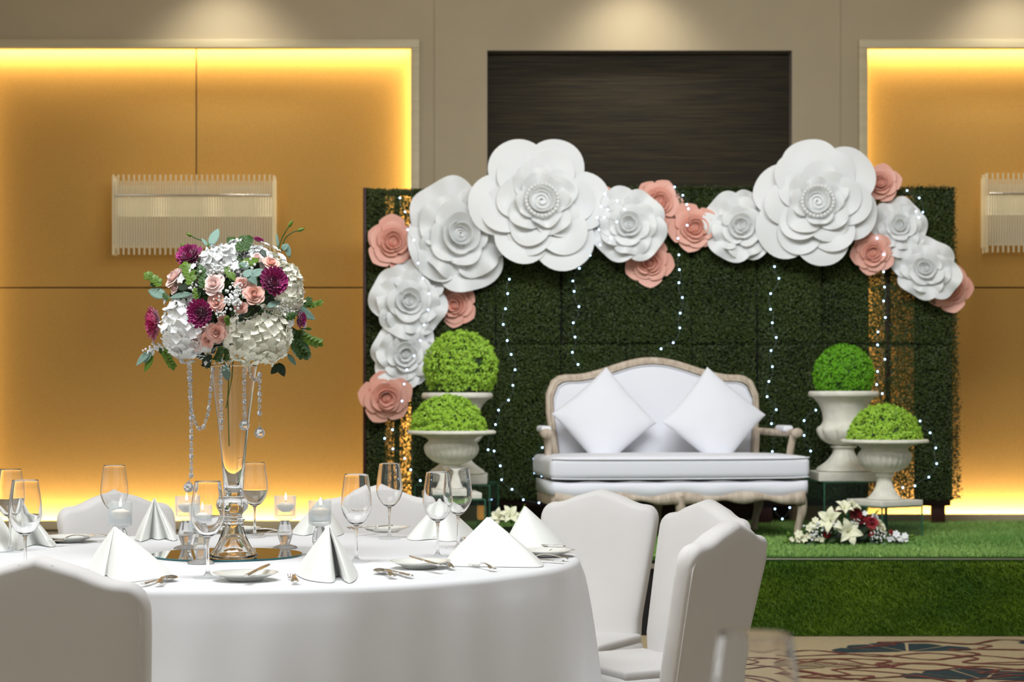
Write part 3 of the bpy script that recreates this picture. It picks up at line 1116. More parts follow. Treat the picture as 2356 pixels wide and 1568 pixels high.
path = [(x, lean(z), z) for x, z in back_outline(.022)]
g = G().add(*tube(path, .023, 8, flat=(1, .8)))
path2 = [(x, lean(z) - .018, z) for x, z in back_outline(.034)]
g.add(*tube(path2, .010, 6))
g.make('back_frame', MT['sofa_wood'], sofa)
inn = back_outline(.045)
cx, czz = 0, .62
N_ = len(inn)
g = G()
v = []
rings = 6
for k in range(rings + 1):
    s = 1 - k / rings
    for x, z in inn:
        xx, zz = cx + (x - cx) * s, czz + (z - czz) * s
        bulge = .045 * (1 - s ** 2.5)
        v.append((xx, lean(zz) - .012 - bulge, zz))
f = []
for k in range(rings):
    for i in range(N_ - 1):
        f.append((k * N_ + i, k * N_ + i + 1, (k + 1) * N_ + i + 1, (k + 1) * N_ + i))
    f.append((k * N_ + N_ - 1, k * N_, (k + 1) * N_, (k + 1) * N_ + N_ - 1))
g.add(v, f).make('back_upholstery', MT['sofa'], sofa)
v = [(x, lean(z) + .02, z) for x, z in inn]
G().add(v, [tuple(range(len(v)))]).make('back_panel', MT['sofa'], sofa, smooth=False)
G().add(*tube([(x, lean(z) - .020, z) for x, z in back_outline(.05)], .004, 5)).make('piping', MT['sofa'], sofa)


def puff(a, b, am):
    def w_(p):
        q = p.copy()
        e = (1 - min(1, abs(p.x) / a) ** 4) * (1 - min(1, abs(p.y) / b) ** 4)
        q.z += am * e * (1 if p.z > 0 else .2)
        return q
    return w_


v, f = rbox(1.50, .66, .125, .035, 4, (14, 8, 2), (0, -.33, .400), puff(.75, .33, .012))
G().add(v, f).make('seat_cushion', MT['sofa'], sofa)
for z in (.345, .455):
    r_ = [(-.742, -.655, z), (-.6, -.662, z - .004), (0, -.663, z - .006), (.6, -.662, z - .004), (.742, -.655, z + .002)]
    G().add(*tube(spline(r_, 5), .0045, 6)).make('piping', MT['sofa'], sofa)
# upholstered rail with scalloped lower edge, wooden apron below it
def scal(x, a=.012):
    return a * math.cos(x * 2 * PI / .37)


def strip(x0, x1, top, bot, y0, y1, n=60):
    v, f = [], []
    for i in range(n + 1):
        x = x0 + (x1 - x0) * i / n
        t, b = top(x), bot(x)
        v += [(x, y0, t), (x, y0 - .004, (t + b) / 2), (x, y0, b), (x, y1, b), (x, y1, t)]
    for i in range(n):
        for j in range(5):
            k = (j + 1) % 5
            f.append((i * 5 + j, i * 5 + k, (i + 1) * 5 + k, (i + 1) * 5 + j))
    f += [(4, 3, 2, 1, 0), tuple(n * 5 + j for j in range(5))]
    return v, f


G().add(*strip(-.735, .735, lambda x: .322 + .004 * math.cos(x * 25), lambda x: .240 + scal(x), -.648, -.05)).make('seat_rail_upholstery', MT['sofa'], sofa)
def under(x):
    a = abs(x)
    # two wide arches between the three front legs, with a scroll dip midway
    t = (a % .70) / .70
    return .205 - .03 * (abs(2 * t - 1) ** 6) + .010 * math.cos(a * 2 * PI / .24)


G().add(*strip(-.72, .72, lambda x: .252 + scal(x), under, -.655, -.60)).make('apron', MT['sofa_wood'], sofa)
for s in (-1, 1):
    G().add(*rbox(.03, .56, .075, .006, 2, c=(s * .715, -.34, .225))).make('side_apron', MT['sofa_wood'], sofa)


def cabriole(x, y, sx):
    P_ = [(x, y, .245), (x + sx * .012, y - .004, .20), (x + sx * .014, y - .008, .15), (x + sx * .002, y, .09), (x - sx * .008, y + .006, .035), (x - sx * .004, y, 0.0)]
    return tube(spline(P_, 4), [max(.021, .040 - .0016 * i) for i in range(21)], 8)


for x, y, s in ((-.695, -.615, -1), (.695, -.615, 1), (0.0, -.625, 0), (-.60, -.04, -1), (.60, -.04, 1), (0, -.03, 0)):
    G().add(*cabriole(x, y, s)).make('leg', MT['sofa_wood'], sofa)
for s in (-1, 1):
    xo = .715 if s < 0 else .745
    pth = spline([(s * (BW - .02), .07, .595), (s * .69, -.06, .590), (s * xo, -.22, .588), (s * (xo + .008), -.34, .592), (s * (xo + .01), -.385, .590)], 4)
    G().add(*tube(pth, [.024] * 12 + [.026, .029, .031, .033, .030], 8, flat=(1.1, .9))).make('arm_rest', MT['sofa_wood'], sofa)
    pth = spline([(s * xo, -.335, .575), (s * (xo - .01), -.315, .50), (s * (xo - .01), -.29, .42), (s * (xo - .012), -.29, .30)], 4)
    G().add(*tube(pth, .022, 8)).make('arm_post', MT['sofa_wood'], sofa)
    v, f = rbox(.062, .20, .04, .018, 3, (2, 4, 1), (0, 0, 0))
    G().add([(x + s * (xo - .008), y - .17, z + .612) for x, y, z in v], f).make('arm_pad', MT['sofa'], sofa)
    g = G().add(*tube(spline([(s * (BW - .03), .03, .60), (s * (BW - .045), .0, .45), (s * (BW - .045), -.01, .30)], 4), .022, 8))
    g.make('back_post', MT['sofa_wood'], sofa)


def pillow(W_, T_, seed):
    r = random.Random(seed)
    n = 22
    g = G()
    for sgn in (1, -1):
        A = np.zeros((n + 1, n + 1, 3))
        for i in range(n + 1):
            for j in range(n + 1):
                u = math.sin((2 * i / n - 1) * PI / 2)
                v_ = math.sin((2 * j / n - 1) * PI / 2)
                pinch = 1 - .045 * (1 - u * u) * abs(v_) ** 2
                pinch2 = 1 - .045 * (1 - v_ * v_) * abs(u) ** 2
                th = T_ * ((1 - u * u) * (1 - v_ * v_)) ** .42
                nz = .006 * noise.noise(Vector((u * 4 + seed, v_ * 4, sgn))) * (1 if 0 < i < n and 0 < j < n else 0)
                A[i, j] = (u * W_ / 2 * pinch2 * 1, v_ * W_ / 2 * pinch, sgn * (th / 2 + nz))
        v, f = grid_solid(A)
        if sgn < 0:
            f = [tuple(reversed(x)) for x in f]
        g.add(v, f)
    return g


cg = 'white scatter cushions on the settee'
for (px, py, lab, roll, sd, wd) in ((1390, 962, 'left diamond-set white square cushion leaning on the settee back', 45 - 5, 3, .445),
                                (1643, 962, 'right diamond-set white square cushion leaning on the settee back', 45 + 4, 4, .445)):
    o = pillow(wd, .15, sd).make('cushion', MT['sofa'])
    p = at(px, py, 10.90)
    o.location = p
    o.rotation_euler = (Matrix.Rotation(math.radians(8), 4, 'Z') @ Matrix.Rotation(math.radians(90 - 14), 4, 'X') @ Matrix.Rotation(math.radians(roll), 4, 'Z')).to_euler()
    tag(o, lab, 'cushion', cg)

# ================================================================== GLASS RISERS, URNS, TOPIARY
def glass_box(cx, cy, w_, h, yaw, label):
    t = thing('glass_riser', label, 'display stand', (cx, cy, ST + .001), (0, 0, math.radians(yaw)), 'clear glass display boxes on the stage')
    k = .007
    a = w_ / 2
    for nm, b_ in (('glass_panel', (-a, a, -a, -a + k, 0, h - k)), ('glass_panel', (-a, a, a - k, a, 0, h - k)), ('glass_panel', (-a, -a + k, -a + k, a - k, 0, h - k)),
                   ('glass_panel', (a - k, a, -a + k, a - k, 0, h - k)), ('glass_panel', (-a, a, -a, a, h - k, h))):
        G().add(*box(*b_)).make(nm, MT['pane'], t, smooth=False)
    e = .0035
    for sx in (-1, 1):
        for sy in (-1, 1):
            G().add(*box(sx * a - e, sx * a + e, sy * a - e, sy * a + e, 0, h)).make('edge', MT['edge'], t, smooth=False)
    for s in (-1, 1):
        G().add(*box(-a, a, s * a - e, s * a + e, h - e, h + e * .6)).make('edge', MT['edge'], t, smooth=False)
        G().add(*box(s * a - e, s * a + e, -a, a, h - e, h + e * .6)).make('edge', MT['edge'], t, smooth=False)
    return t


def flute(n, amt, z0, z1, rmin=0.0):
    def f(r, z, a):
        if z0 < z < z1 and r > rmin:
            s = math.sin(PI * (z - z0) / (z1 - z0)) ** .5
            return r * (1 - amt * s * (1 - abs(math.sin(a * n / 2))) ** 1.5)
        return r
    return f


def urn_tall(loc, label, yaw=0):
    t = thing('campana_urn', label, 'urn', loc, (0, 0, math.radians(yaw)), 'cast stone urns on glass stands')
    G().add(*rbox(.36, .36, .055, .006, 2, c=(0, 0, .0275))).make('plinth', MT['stone'], t, sharp=40)
    v, f = lathe(spline([(0, .055), (.155, .055), (.158, .075), (.145, .085), (.105, .115), (.072, .155), (.062, .19), (.075, .197), (.078, .207), (.06, .213)], 3), 48,
                 flute(16, .10, .085, .19))
    G().add(v, f).make('foot', MT['stone'], t, sharp=60)
    v, f = lathe(spline([(.05, .212), (.09, .220), (.138, .25), (.162, .29), (.160, .315), (.135, .335), (.125, .36), (.130, .41), (.155, .465), (.190, .50), (.200, .505)], 3), 72,
                 flute(9, .16, .215, .335))
    G().add(v, f).make('bowl', MT['stone'], t, sharp=60)
    v, f = lathe([(.190, .500), (.205, .503), (.211, .513), (.211, .527), (.203, .537), (.185, .537), (.180, .525), (.0, .52)], 48)
    G().add(v, f).make('rim', MT['stone'], t, sharp=50)
    return t


def urn_low(loc, label, yaw=0):
    t = thing('tazza_urn', label, 'urn', loc, (0, 0, math.radians(yaw)), 'cast stone urns on glass stands')
    v, f = rbox(.31, .31, .035, .006, 2, c=(0, 0, .0175))
    G().add(v, f).make('plinth', MT['stone'], t, sharp=40)
    v, f = lathe(spline([(0, .035), (.095, .035), (.098, .045), (.09, .05), (.062, .085), (.047, .125), (.042, .16), (.052, .165), (.054, .18), (.05, .19)], 3), 60,
                 flute(20, .10, .05, .158))
    G().add(v, f).make('foot', MT['stone'], t, sharp=60)
    v, f = lathe(spline([(.045, .188), (.10, .205), (.142, .24), (.156, .275), (.152, .30), (.135, .318), (.130, .325)], 4), 96,
                 flute(26, .07, .195, .318))
    G().add(v, f).make('bowl', MT['stone'], t, sharp=60)
    v, f = lathe(spline([(.128, .322), (.145, .34), (.19, .355), (.245, .362), (.252, .368), (.250, .378), (.235, .383), (.20, .378), (.17, .36), (0, .35)], 3), 64)
    G().add(v, f).make('rim', MT['stone'], t, sharp=50)
    return t


def topiary(name, loc, r, dome, m, label, seed):
    rg = np.random.default_rng(seed)
    n = 13000 if not dome else 11000
    d = rg.normal(0, 1, (n * 2, 3))
    d /= np.linalg.norm(d, axis=1, keepdims=True)
    d = d[d[:, 2] > (-.62 if not dome else -.02)][:n]
    n = len(d)
    # sprigs: leaves cluster round sprig tips
    ns = 900
    sp = rg.normal(0, 1, (ns, 3))
    sp /= np.linalg.norm(sp, axis=1, keepdims=True)
    near = np.argmax(d @ sp.T, axis=1)
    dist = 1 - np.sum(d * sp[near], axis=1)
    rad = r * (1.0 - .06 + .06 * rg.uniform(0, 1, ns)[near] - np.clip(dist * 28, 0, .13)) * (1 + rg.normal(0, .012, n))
    c = d * rad[:, None]
    if dome:
        c[:, 2] *= 1.02
    L = r * rg.uniform(.028, .045, n)
    nr = d + rg.normal(0, .55, (n, 3))
    nr /= np.linalg.norm(nr, axis=1, keepdims=True)
    a = rg.normal(0, 1, (n, 3))
    u = np.cross(a, nr)
    u /= np.linalg.norm(u, axis=1, keepdims=True)
    s = np.cross(nr, u)
    q = [c - u * L[:, None], c + s * L[:, None] * .5, c + u * L[:, None] + d * L[:, None] * .6, c - s * L[:, None] * .5]
    V = np.stack(q, 1).reshape(-1, 3)
    Fq = np.arange(n)[:, None] * 4 + np.arange(4)[None, :]
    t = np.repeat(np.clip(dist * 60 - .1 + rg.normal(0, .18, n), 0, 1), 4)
    th = thing(name, label, 'topiary', loc, group='boxwood topiary in the urns')
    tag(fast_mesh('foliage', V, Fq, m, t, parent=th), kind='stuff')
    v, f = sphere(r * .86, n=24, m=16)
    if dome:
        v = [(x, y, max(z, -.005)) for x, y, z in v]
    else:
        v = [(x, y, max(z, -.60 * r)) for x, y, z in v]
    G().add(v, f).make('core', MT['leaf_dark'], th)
    return th


def stand(x, y, w_, h, yaw, which, text):
    glass_box(x, y, w_, h, yaw, text[0])
    z = ST + h + .003
    if which == 'tall':
        urn_tall((x, y, z), text[1])
        return z + .53
    urn_low((x, y, z), text[1], yaw)
    return z + .37


# right pair
xr = at(1941, 0, 11.15).x
z = stand(xr, 11.15, .38, .295, 10, 'tall', ('taller glass stand box right of the settee under the tall urn', 'tall flared white stone urn right of the settee'))
topiary('topiary_ball', (xr + .0, 11.15, z + .105), .187, False, MT['topiary'], 'round dark lime topiary ball in the tall right urn', 61)
xr = at(2035, 0, 10.72).x
z = stand(xr, 10.72, .30, .170, 30, 'low', ('low glass stand box at far right of the stage', 'wide shallow fluted white urn at far right of the stage'))
topiary('topiary_dome', (xr, 10.72, z - .005), .222, True, MT['topiary_light'], 'domed pale green topiary in the wide right urn', 62)
# left pair
xl = at(1052, 0, 11.0).x
z = stand(xl, 11.0, .44, .285, -6, 'tall', ('glass stand box at the left, behind the table, topped by the tall urn', 'tall white stone urn mostly hidden behind the low urn at left'))
topiary('topiary_ball', (xl + .02, 11.0, z + .155), .226, False, MT['topiary_light'], 'largest round topiary ball, above the low dome at left', 63)
xl = at(1039, 0, 10.5).x
z = stand(xl, 10.5, .34, .225, 8, 'low', ('glass stand box at the left, in front of the other, topped by the wide urn', 'wide shallow fluted white urn behind the wine glasses at left'))
topiary('topiary_dome', (xl - .02, 10.5, z - .005), .222, True, MT['topiary_light'], 'domed bright green topiary in the wide left urn', 64)

# ================================================================== FLOWER HELPERS
def leaf_mesh(L, w_, curl=.15, fold=.15, nu=7, nv=5, th=.0004):
    A = np.zeros((nu, nv, 3))
    for i in range(nu):
        t = i / (nu - 1)
        hw = w_ * math.sin(PI * min(1, .03 + t * .97) ** .8) ** .8 if t < 1 else 0
        for j in range(nv):
            u = -1 + 2 * j / (nv - 1)
            A[i, j] = (t * L, u * hw, fold * abs(u) * hw - curl * L * t * t)
    v, f = grid_solid(A, th)
    return G().add(v, f)


LEAFM = {}


def leaf(parent, p, direction, L, w_, m, key='leaf', normal=None, curl=.15):
    """leaf from p along direction"""
    k = (round(w_ / L, 1), m.name, round(curl, 1))
    if k not in LEAFM:
        o = leaf_mesh(1, round(w_ / L, 1), curl).make('leaf', m)
        LEAFM[k] = o.data
        bpy.data.objects.remove(o)
    x = Vector(direction).normalized()
    zr = Vector(normal or (0, -1, .3))
    y = zr.cross(x)
    if y.length < 1e-3:
        y = Vector((0, 1, 0)).cross(x)
    y.normalize()
    z = x.cross(y)
    M_ = Matrix((x, y, z)).transposed()
    return link('leaf', LEAFM[k], parent, p, M_.to_euler(), (L, L, L))


def axis_rot(nrm, roll=0.0):
    q = Vector(nrm).normalized().to_track_quat('Z', 'Y')
    return (q.to_matrix().to_4x4() @ Matrix.Rotation(roll, 4, 'Z')).to_euler()


FLO = {}


def floret_mesh(m, pointed=False, n=4):
    k = (m.name, pointed, n)
    if k not in FLO:
        g = G()
        for i in range(n):
            A = np.zeros((4, 4, 3))
            for a in range(4):
                t = a / 3
                hw = (.52 * math.sin(PI * (.12 + .80 * t)) if not pointed else .34 * math.sin(PI * (.1 + .9 * t)) ** .7)
                for b in range(4):
                    u = -1 + 2 * b / 3
                    A[a, b] = (.05 + t * (1 - .12 * abs(u) ** 2), u * hw, .22 * t * t + .12 * u * u * t - (.30 * t ** 3 if pointed else 0))
            v, f = grid_solid(A)
            g.add(v, f, 0, Matrix.Rotation(2 * PI * i / n + .1 * (i % 2), 4, 'Z'))
        o = g.make('floret', m)
        FLO[k] = o.data
        bpy.data.objects.remove(o)
    return FLO[k]


def hydrangea(parent, c, rx, ry, rz, n, m, nrm, seed, fl_=.0150):
    n = int(n * 1.5)
    """mophead of florets on an ellipsoid facing nrm"""
    r = random.Random(seed)
    h = link('hydrangea', None, parent, c)
    v, f = sphere(1, n=14, m=10)
    G().add([(x * rx * .86, y * ry * .86, z * rz * .86) for x, y, z in v], f).make('flower_core', m, h)
    me = floret_mesh(m)
    k = 0
    i = 0
    N0 = Vector(nrm).normalized()
    tot = int(n * 1.7)
    while i < tot and k < n:
        zz = 1 - 2 * (i + .5) / tot
        ph = i * 2.39996
        rr = math.sqrt(1 - zz * zz)
        d = Vector((rr * math.cos(ph), rr * math.sin(ph), zz))
        i += 1
        if d.dot(N0) < -.25:
            continue
        k += 1
        d2 = (d + Vector([r.uniform(-.55, .55) for _ in range(3)])).normalized()
        s = fl_ * r.uniform(.75, 1.2)
        link('floret', me, h, (d.x * rx * r.uniform(.90, 1.05), d.y * ry * r.uniform(.90, 1.05), d.z * rz * r.uniform(.90, 1.05)), axis_rot(d2, r.uniform(0, 6)), (s, s, s))
    return h


def mum(parent, c, R, nrm, m, seed, name='chrysanthemum'):
    """chrysanthemum of narrow cupped petals in rings"""
    r = random.Random(seed)
    g = G()
    rings = [(18, 1.0, 8), (18, .96, 22), (16, .86, 36), (15, .74, 50), (13, .60, 62), (11, .46, 72), (8, .32, 80), (5, .2, 86)]
    for n, L, tilt in rings:
        off = r.uniform(0, 6)
        for i in range(n):
            A = np.zeros((4, 3, 3))
            LL = R * L * r.uniform(.9, 1.06)
            for a in range(4):
                t = a / 3
                hw = .135 * R * (.5 + .75 * t) * (1 if t < 1 else .7)
                for b in range(3):
                    u = b - 1
                    A[a, b] = (t * LL, u * hw, .10 * R * abs(u) * (t ** .5) + .22 * LL * t * t)
            v, f = grid_solid(A)
            T_ = Matrix.Rotation(off + 2 * PI * i / n, 4, 'Z') @ Matrix.Rotation(-math.radians(tilt + r.uniform(-4, 4)), 4, 'Y')
            g.add(v, f, 0, T_)
    o = g.make(name, m, parent, loc=c, rot=axis_rot(nrm, r.uniform(0, 6)))
    return o


ROSEC = {}


def small_rose(parent, c, R, nrm, m, seed, name='rose', detail=1):
    """garden rose whose petals are children of it"""
    key = (m.name, seed % 3, detail)
    r = random.Random(seed)
    h = link(name, None, parent, c, axis_rot(nrm, r.uniform(0, 6)), (R, R, R))
    if key not in ROSEC:
        t = rose('tmp', (0, 0, 0), 1.0, (0, 0, 0), 'x', 100 + seed % 3, m, parent=h, th=.0, detail=detail)
        t.location = (0, 0, 0)
        L = []
        for x in list(COL.objects):
            if x.parent == t:
                L.append((x.data, x.location.copy(), x.rotation_euler.copy(), x.scale.copy()))
        for x in list(COL.objects):
            if x.parent == t:
                bpy.data.objects.remove(x)
        bpy.data.objects.remove(t)
        ROSEC[key] = L
    for d, l, e, s in ROSEC[key]:
        link('petal', d, h, (l[0], l[1], l[2] - .35), e, s)
    return h


def sprig(parent, p, direction, L, n, m, w_=.35, seed=0, leafL=.02):
    """stem with paired small leaves"""
    r = random.Random(seed)
    D = Vector(direction).normalized()
    side = D.cross(Vector((0, -1, .1))).normalized()
    P_ = [Vector(p) + D * (L * i / 5) + side * (.05 * L * math.sin(i)) for i in range(6)]
    G().add(*tube(P_, .0012, 5)).make('stem', MT['leaf_lime'], parent)
    for i in range(n):
        t = (i + 1) / (n + .3)
        q = Vector(p) + D * (L * t)
        s = 1 if i % 2 else -1
        leaf(parent, q, D * .7 + side * s * .9 + Vector((0, r.uniform(-.4, .1), 0)), leafL * r.uniform(.85, 1.1), leafL * w_, m)
    leaf(parent, Vector(p) + D * L, D, leafL, leafL * w_, m)


def baby_breath(parent, c, spread, n, seed, name='baby_breath', size=.0042, flat=.35):
    r = random.Random(seed)
    g = G()
    for i in range(n):
        p = Vector(c) + Vector((r.gauss(0, spread), -abs(r.gauss(0, spread * flat)), r.gauss(0, spread * .8)))
        v, f = sphere(size * r.uniform(.7, 1.15), p, 5, 4)
        g.add(v, f)
        if i % 2 == 0:
            g.add(*tube([p, Vector(c) + Vector((0, spread, -spread * .5))], .0004, 3, caps=False), mi=1)
    o = g.make(name, [MT['petal_white'], MT['leaf_lime']], parent)
    o['kind'] = 'stuff'
    return o


# ================================================================== DINING TABLE
TC = Vector((-.724, 5.23, 0))
TR = .905
tb = thing('banquet_table', 'round banquet table hidden beneath the white cloth', 'table', TC)
v, f = lathe([(0, .715), (TR - .012, .715), (TR - .004, .722), (TR - .004, .738), (TR - .012, .745), (0, .745)], 64)
G().add(v, f).make('tabletop', MT['maroon_wood'], tb, sharp=40)
for i in range(4):
    a = PI / 4 + i * PI / 2
    G().add(*tube([(.6 * math.cos(a), .6 * math.sin(a), 0), (.6 * math.cos(a), .6 * math.sin(a), .716)], .018, 8)).make('leg', MT['alu'], tb)


def cloth_mesh(Rt, top, seed, drop=.745, amp=1.0):
    nA = 288
    v, f = [], []
    rings = []
    prof = [(0, 0)] + [(Rt * k / 6, 0) for k in range(1, 6)] + [(Rt - .014, 0)]
    for i in range(1, 7):
        a = i / 6 * PI / 2
        prof.append((Rt - .014 + .018 * math.sin(a), -.018 + .018 * math.cos(a)))
    nS = 22
    for i in range(1, nS + 1):
        prof.append((Rt + .004, -.018 - drop * i / nS))
    for k, (r, z) in enumerate(prof):
        if r == 0:
            rings.append([0])
            v.append((0, 0, top))
            continue
        ids = []
        s = max(0, min(1, (-z - .018) / drop))
        for i in range(nA):
            a = 2 * PI * i / nA
            fold = (math.sin(a * 17 + 2 * math.sin(a * 3 + seed)) * .5 + .5 * math.sin(a * 29 + 3 * math.sin(a * 2 + 1 + seed)))
            big = math.sin(a * 9 + seed * 2 + 1.5 * math.sin(a * 2))
            rr = r + (s ** .7) * .055 + (s ** .55) * amp * (.020 * fold + .020 * big) + .015 * s
            zz = z - (.0 if s else 0)
            ids.append(len(v))
            v.append((rr * math.cos(a), rr * math.sin(a), max(top + zz, .004)))
        rings.append(ids)
    for A, B in zip(rings[:-1], rings[1:]):
        for i in range(nA):
            j = (i + 1) % nA
            if len(A) == 1:
                f.append((A[0], B[i], B[j]))
            else:
                f.append((A[i], B[i], B[j], A[j]))
    return G().add(v, f)


o = cloth_mesh(TR + .008, .760, 1.3).make('tablecloth', MT['cloth'], loc=TC)
tag(o, 'floor length white cloth draped over the round dining table', 'tablecloth')

# second table the photograph is taken across, carrying the blurred glass
T2 = Vector((.62, 1.25, 0))
tb2 = thing('banquet_table', 'round banquet table in the near foreground below the blurred glass', 'table', T2)
v, f = lathe([(0, .715), (TR - .012, .715), (TR - .004, .722), (TR - .004, .738), (TR - .012, .745), (0, .745)], 48)
G().add(v, f).make('tabletop', MT['maroon_wood'], tb2, sharp=40)
for i in range(4):
    a = PI / 4 + i * PI / 2
    G().add(*tube([(.6 * math.cos(a), .6 * math.sin(a), 0), (.6 * math.cos(a), .6 * math.sin(a), .716)], .018, 8)).make('leg', MT['alu'], tb2)
o = cloth_mesh(TR + .008, .760, 4.1).make('tablecloth', MT['cloth'], loc=T2)
tag(o, 'white cloth on the foreground table under the blurred glass', 'tablecloth')

# ================================================================== CHAIRS IN WHITE COVERS
def cover_chair(loc, yaw, label, W_=.45, H=.885):
    """origin on the floor under the chair back; the seat points to local -y"""
    t = thing('covered_chair', label, 'chair', loc, (0, 0, yaw), 'banquet chairs in white covers')
    hw = W_ / 2
    nt_, na = 16, 48

    def top(u):
        a = abs(u)
        z = H - .050 * (.5 - .5 * math.cos(PI * min(1, a / .80)))
        c = max(0, a - .80) / .20
        return z - .05 * (1 - math.sqrt(max(0, 1 - c * c)))

    def yl(z):
        return .055 * max(0, z - .45) / .45 * 1.7 - .02 + .06 * max(0, .45 - z) * .3
    T_ = .075
    rings, v, f = [], [], []
    for k in range(nt_ + 5):
        if k <= nt_:
            s, th, dz = k / nt_, 1.0, 0
        else:
            q = (k - nt_) / 4 * PI / 2
            s, th, dz = 1.0, math.cos(q), math.sin(q) * .022
        ids = []
        for i in range(na):
            a = 2 * PI * i / na
            ca, sa = math.cos(a), math.sin(a)
            u = math.copysign(abs(ca) ** .45, ca)
            yy = math.copysign(abs(sa) ** .45, sa) * T_ / 2 * (th if th > .001 else .001)
            zt = top(u) - .022
            z = .01 + s * (zt - .01) + dz
            wv = (1 - .07 * max(0, .5 - z)) if z > .45 else 1.0 + .06 * (.45 - z)
            fold = .010 * math.sin(u * 14) * max(0, (.45 - z)) / .45
            taper = .83 + .17 * min(1, max(0, z - .38) / .38)
            ids.append(len(v))
            v.append((u * hw * wv * taper, yl(z) + yy + fold, z))
        rings.append(ids)
    for A, B in zip(rings[:-1], rings[1:]):
        for i in range(na):
            j = (i + 1) % na
            f.append((A[i], A[j], B[j], B[i]))
    G().add(v, f).make('back_cover', MT['cover'], t)
    # seam piping round the rear edge
    pts = []
    for i in range(61):
        q = i / 60
        if q < .3:
            u, z = -1, .05 + (top(-1) - .07) * q / .3
        elif q > .7:
            u, z = 1, .05 + (top(1) - .07) * (1 - q) / .3
        else:
            u = -1 + 2 * (q - .3) / .4
            z = top(u) - .014
        taper = .83 + .17 * min(1, max(0, z - .38) / .38)
        wv = (1 - .07 * max(0, .5 - z)) if z > .45 else 1.0 + .06 * (.45 - z)
        pts.append((u * hw * taper * wv * .957, yl(z) + T_ / 2 * .70, z))
    G().add(*tube(pts, .0032, 5)).make('piping', MT['cover'], t)
    # seat and skirt

    def seatwarp(p):
        q = p.copy()
        d = max(0, -(p.z) + .20) / .43
        ang = math.atan2(p.y, p.x)
        k_ = 1 + .05 * d + .025 * d * math.sin(ang * 11)
        return Vector((q.x * k_, q.y * k_, q.z))
    v, f = rbox(W_ - .01, .37, .37, .03, 3, (14, 14, 8), (0, -.215, .1885), seatwarp)
    v = [(x, y, max(z, .004)) for x, y, z in v]
    G().add(v, f).make('seat_cover', MT['cover'], t)
    G().add(*rbox(W_ - .03, .34, .03, .012, 3, (4, 4, 1), (0, -.21, .382))).make('seat_pad', MT['cover'], t)
    return t


def chair_at(px, ytop, D, face, label):
    """px of the peak, face = unit vector from back to seat"""
    p = at(px, 915, D)
    fx, fy = face
    yaw = math.atan2(fy, fx) + PI / 2
    # the leaned top is behind the origin
    off = .055 * .44 / .45 * 1.7 - .02
    cover_chair((p.x + fx * off, p.y + fy * off, 0), yaw, label)


def toward(px, D, tx=TC.x, ty=TC.y, turn=0):
    p = at(px, 915, D)
    a = math.atan2(ty - p.y, tx - p.x) + math.radians(turn)
    return (math.cos(a), math.sin(a))


chair_at(95, 1283, 3.78, toward(95, 3.78, turn=-3), 'nearest white covered chair, seen from behind at lower left')
chair_at(262, 1130, 6.46, toward(262, 6.46, turn=14), 'white covered chair behind the table on the left, below the wall lamp')
chair_at(868, 1117, 6.86, toward(868, 6.86, turn=14), 'white covered chair behind the table, left of the low urn')
chair_at(1385, 1127, 6.56, toward(1385, 6.56, turn=9), 'white covered chair in front of the left end of the settee')
chair_at(1632, 1152, 5.88, toward(1632, 5.88, turn=3), 'white covered chair partly hidden by the rightmost chair')
chair_at(1680, 1200, 4.88, (-.84, .54), 'rightmost white covered chair, seen from behind at an angle')

# ================================================================== THINGS ON THE TABLE
TZ = .7605
# round mirror under the centrepiece
mc = on(522, 1277, TZ)
mr_ = thing('mirror_plate', 'round mirror plate with green glass edge under the vase', 'mirror', (mc.x, mc.y, TZ))
G().add(*lathe([(0, 0), (.209, 0), (.2125, .001), (.2125, .0045), (.2115, .0052)], 96)).make('edge', MT['mirror_edge'], mr_)
G().add(*lathe([(.2115, .0052), (0, .0053)], 96)).make('mirror_face', MT['mirror'], mr_, smooth=False)

# trumpet vase
vp = on(537, 1281, TZ + .006)
vase = thing('trumpet_vase', 'tall clear glass trumpet vase on the mirror plate holding the bouquet', 'vase', (vp.x, vp.y, TZ + .006))
outer = [(.0, .001), (.064, .001), (.0675, .004), (.0665, .009), (.052, .022), (.041, .045), (.034, .068), (.027, .088), (.0255, .098)]
inner_foot = [(.0, .020), (.030, .022), (.045, .012), (.060, .004)]
prof = spline([(.058, .001), (.0665, .002), (.0675, .007), (.054, .022), (.041, .046), (.033, .070), (.027, .090), (.0265, .098)], 5)
foot_in = spline([(0, .062), (.016, .058), (.030, .036), (.044, .014), (.058, .001)], 4)
G().add(*lathe(foot_in + prof[1:], 48)).make('foot', MT['glass'], vase)
st_ = spline([(.0265, .098), (.0315, .101), (.0315, .105), (.025, .110), (.0245, .116), (.027, .122), (.039, .134), (.041, .145), (.037, .156), (.028, .165), (.0275, .172)], 4)
G().add(*lathe(st_, 48)).make('stem', MT['glass'], vase)
cone = spline([(.0275, .172), (.029, .22), (.036, .30), (.047, .40), (.061, .50), (.066, .53)], 5)
cone_in = spline([(.0635, .53), (.0585, .50), (.0445, .40), (.0335, .30), (.0245, .22), (.018, .185), (0, .178)], 5)
G().add(*lathe(cone + cone_in, 48)).make('cone', MT['glass'], vase)

# ------------------------------------------------------------------ bouquet
BD = vp.y
B0 = at(533, 700, BD)
pmB = FPX / BD
bq = thing('flower_arrangement', 'large bouquet of white hydrangeas, pink roses and magenta chrysanthemums in the tall glass vase', 'bouquet', B0)


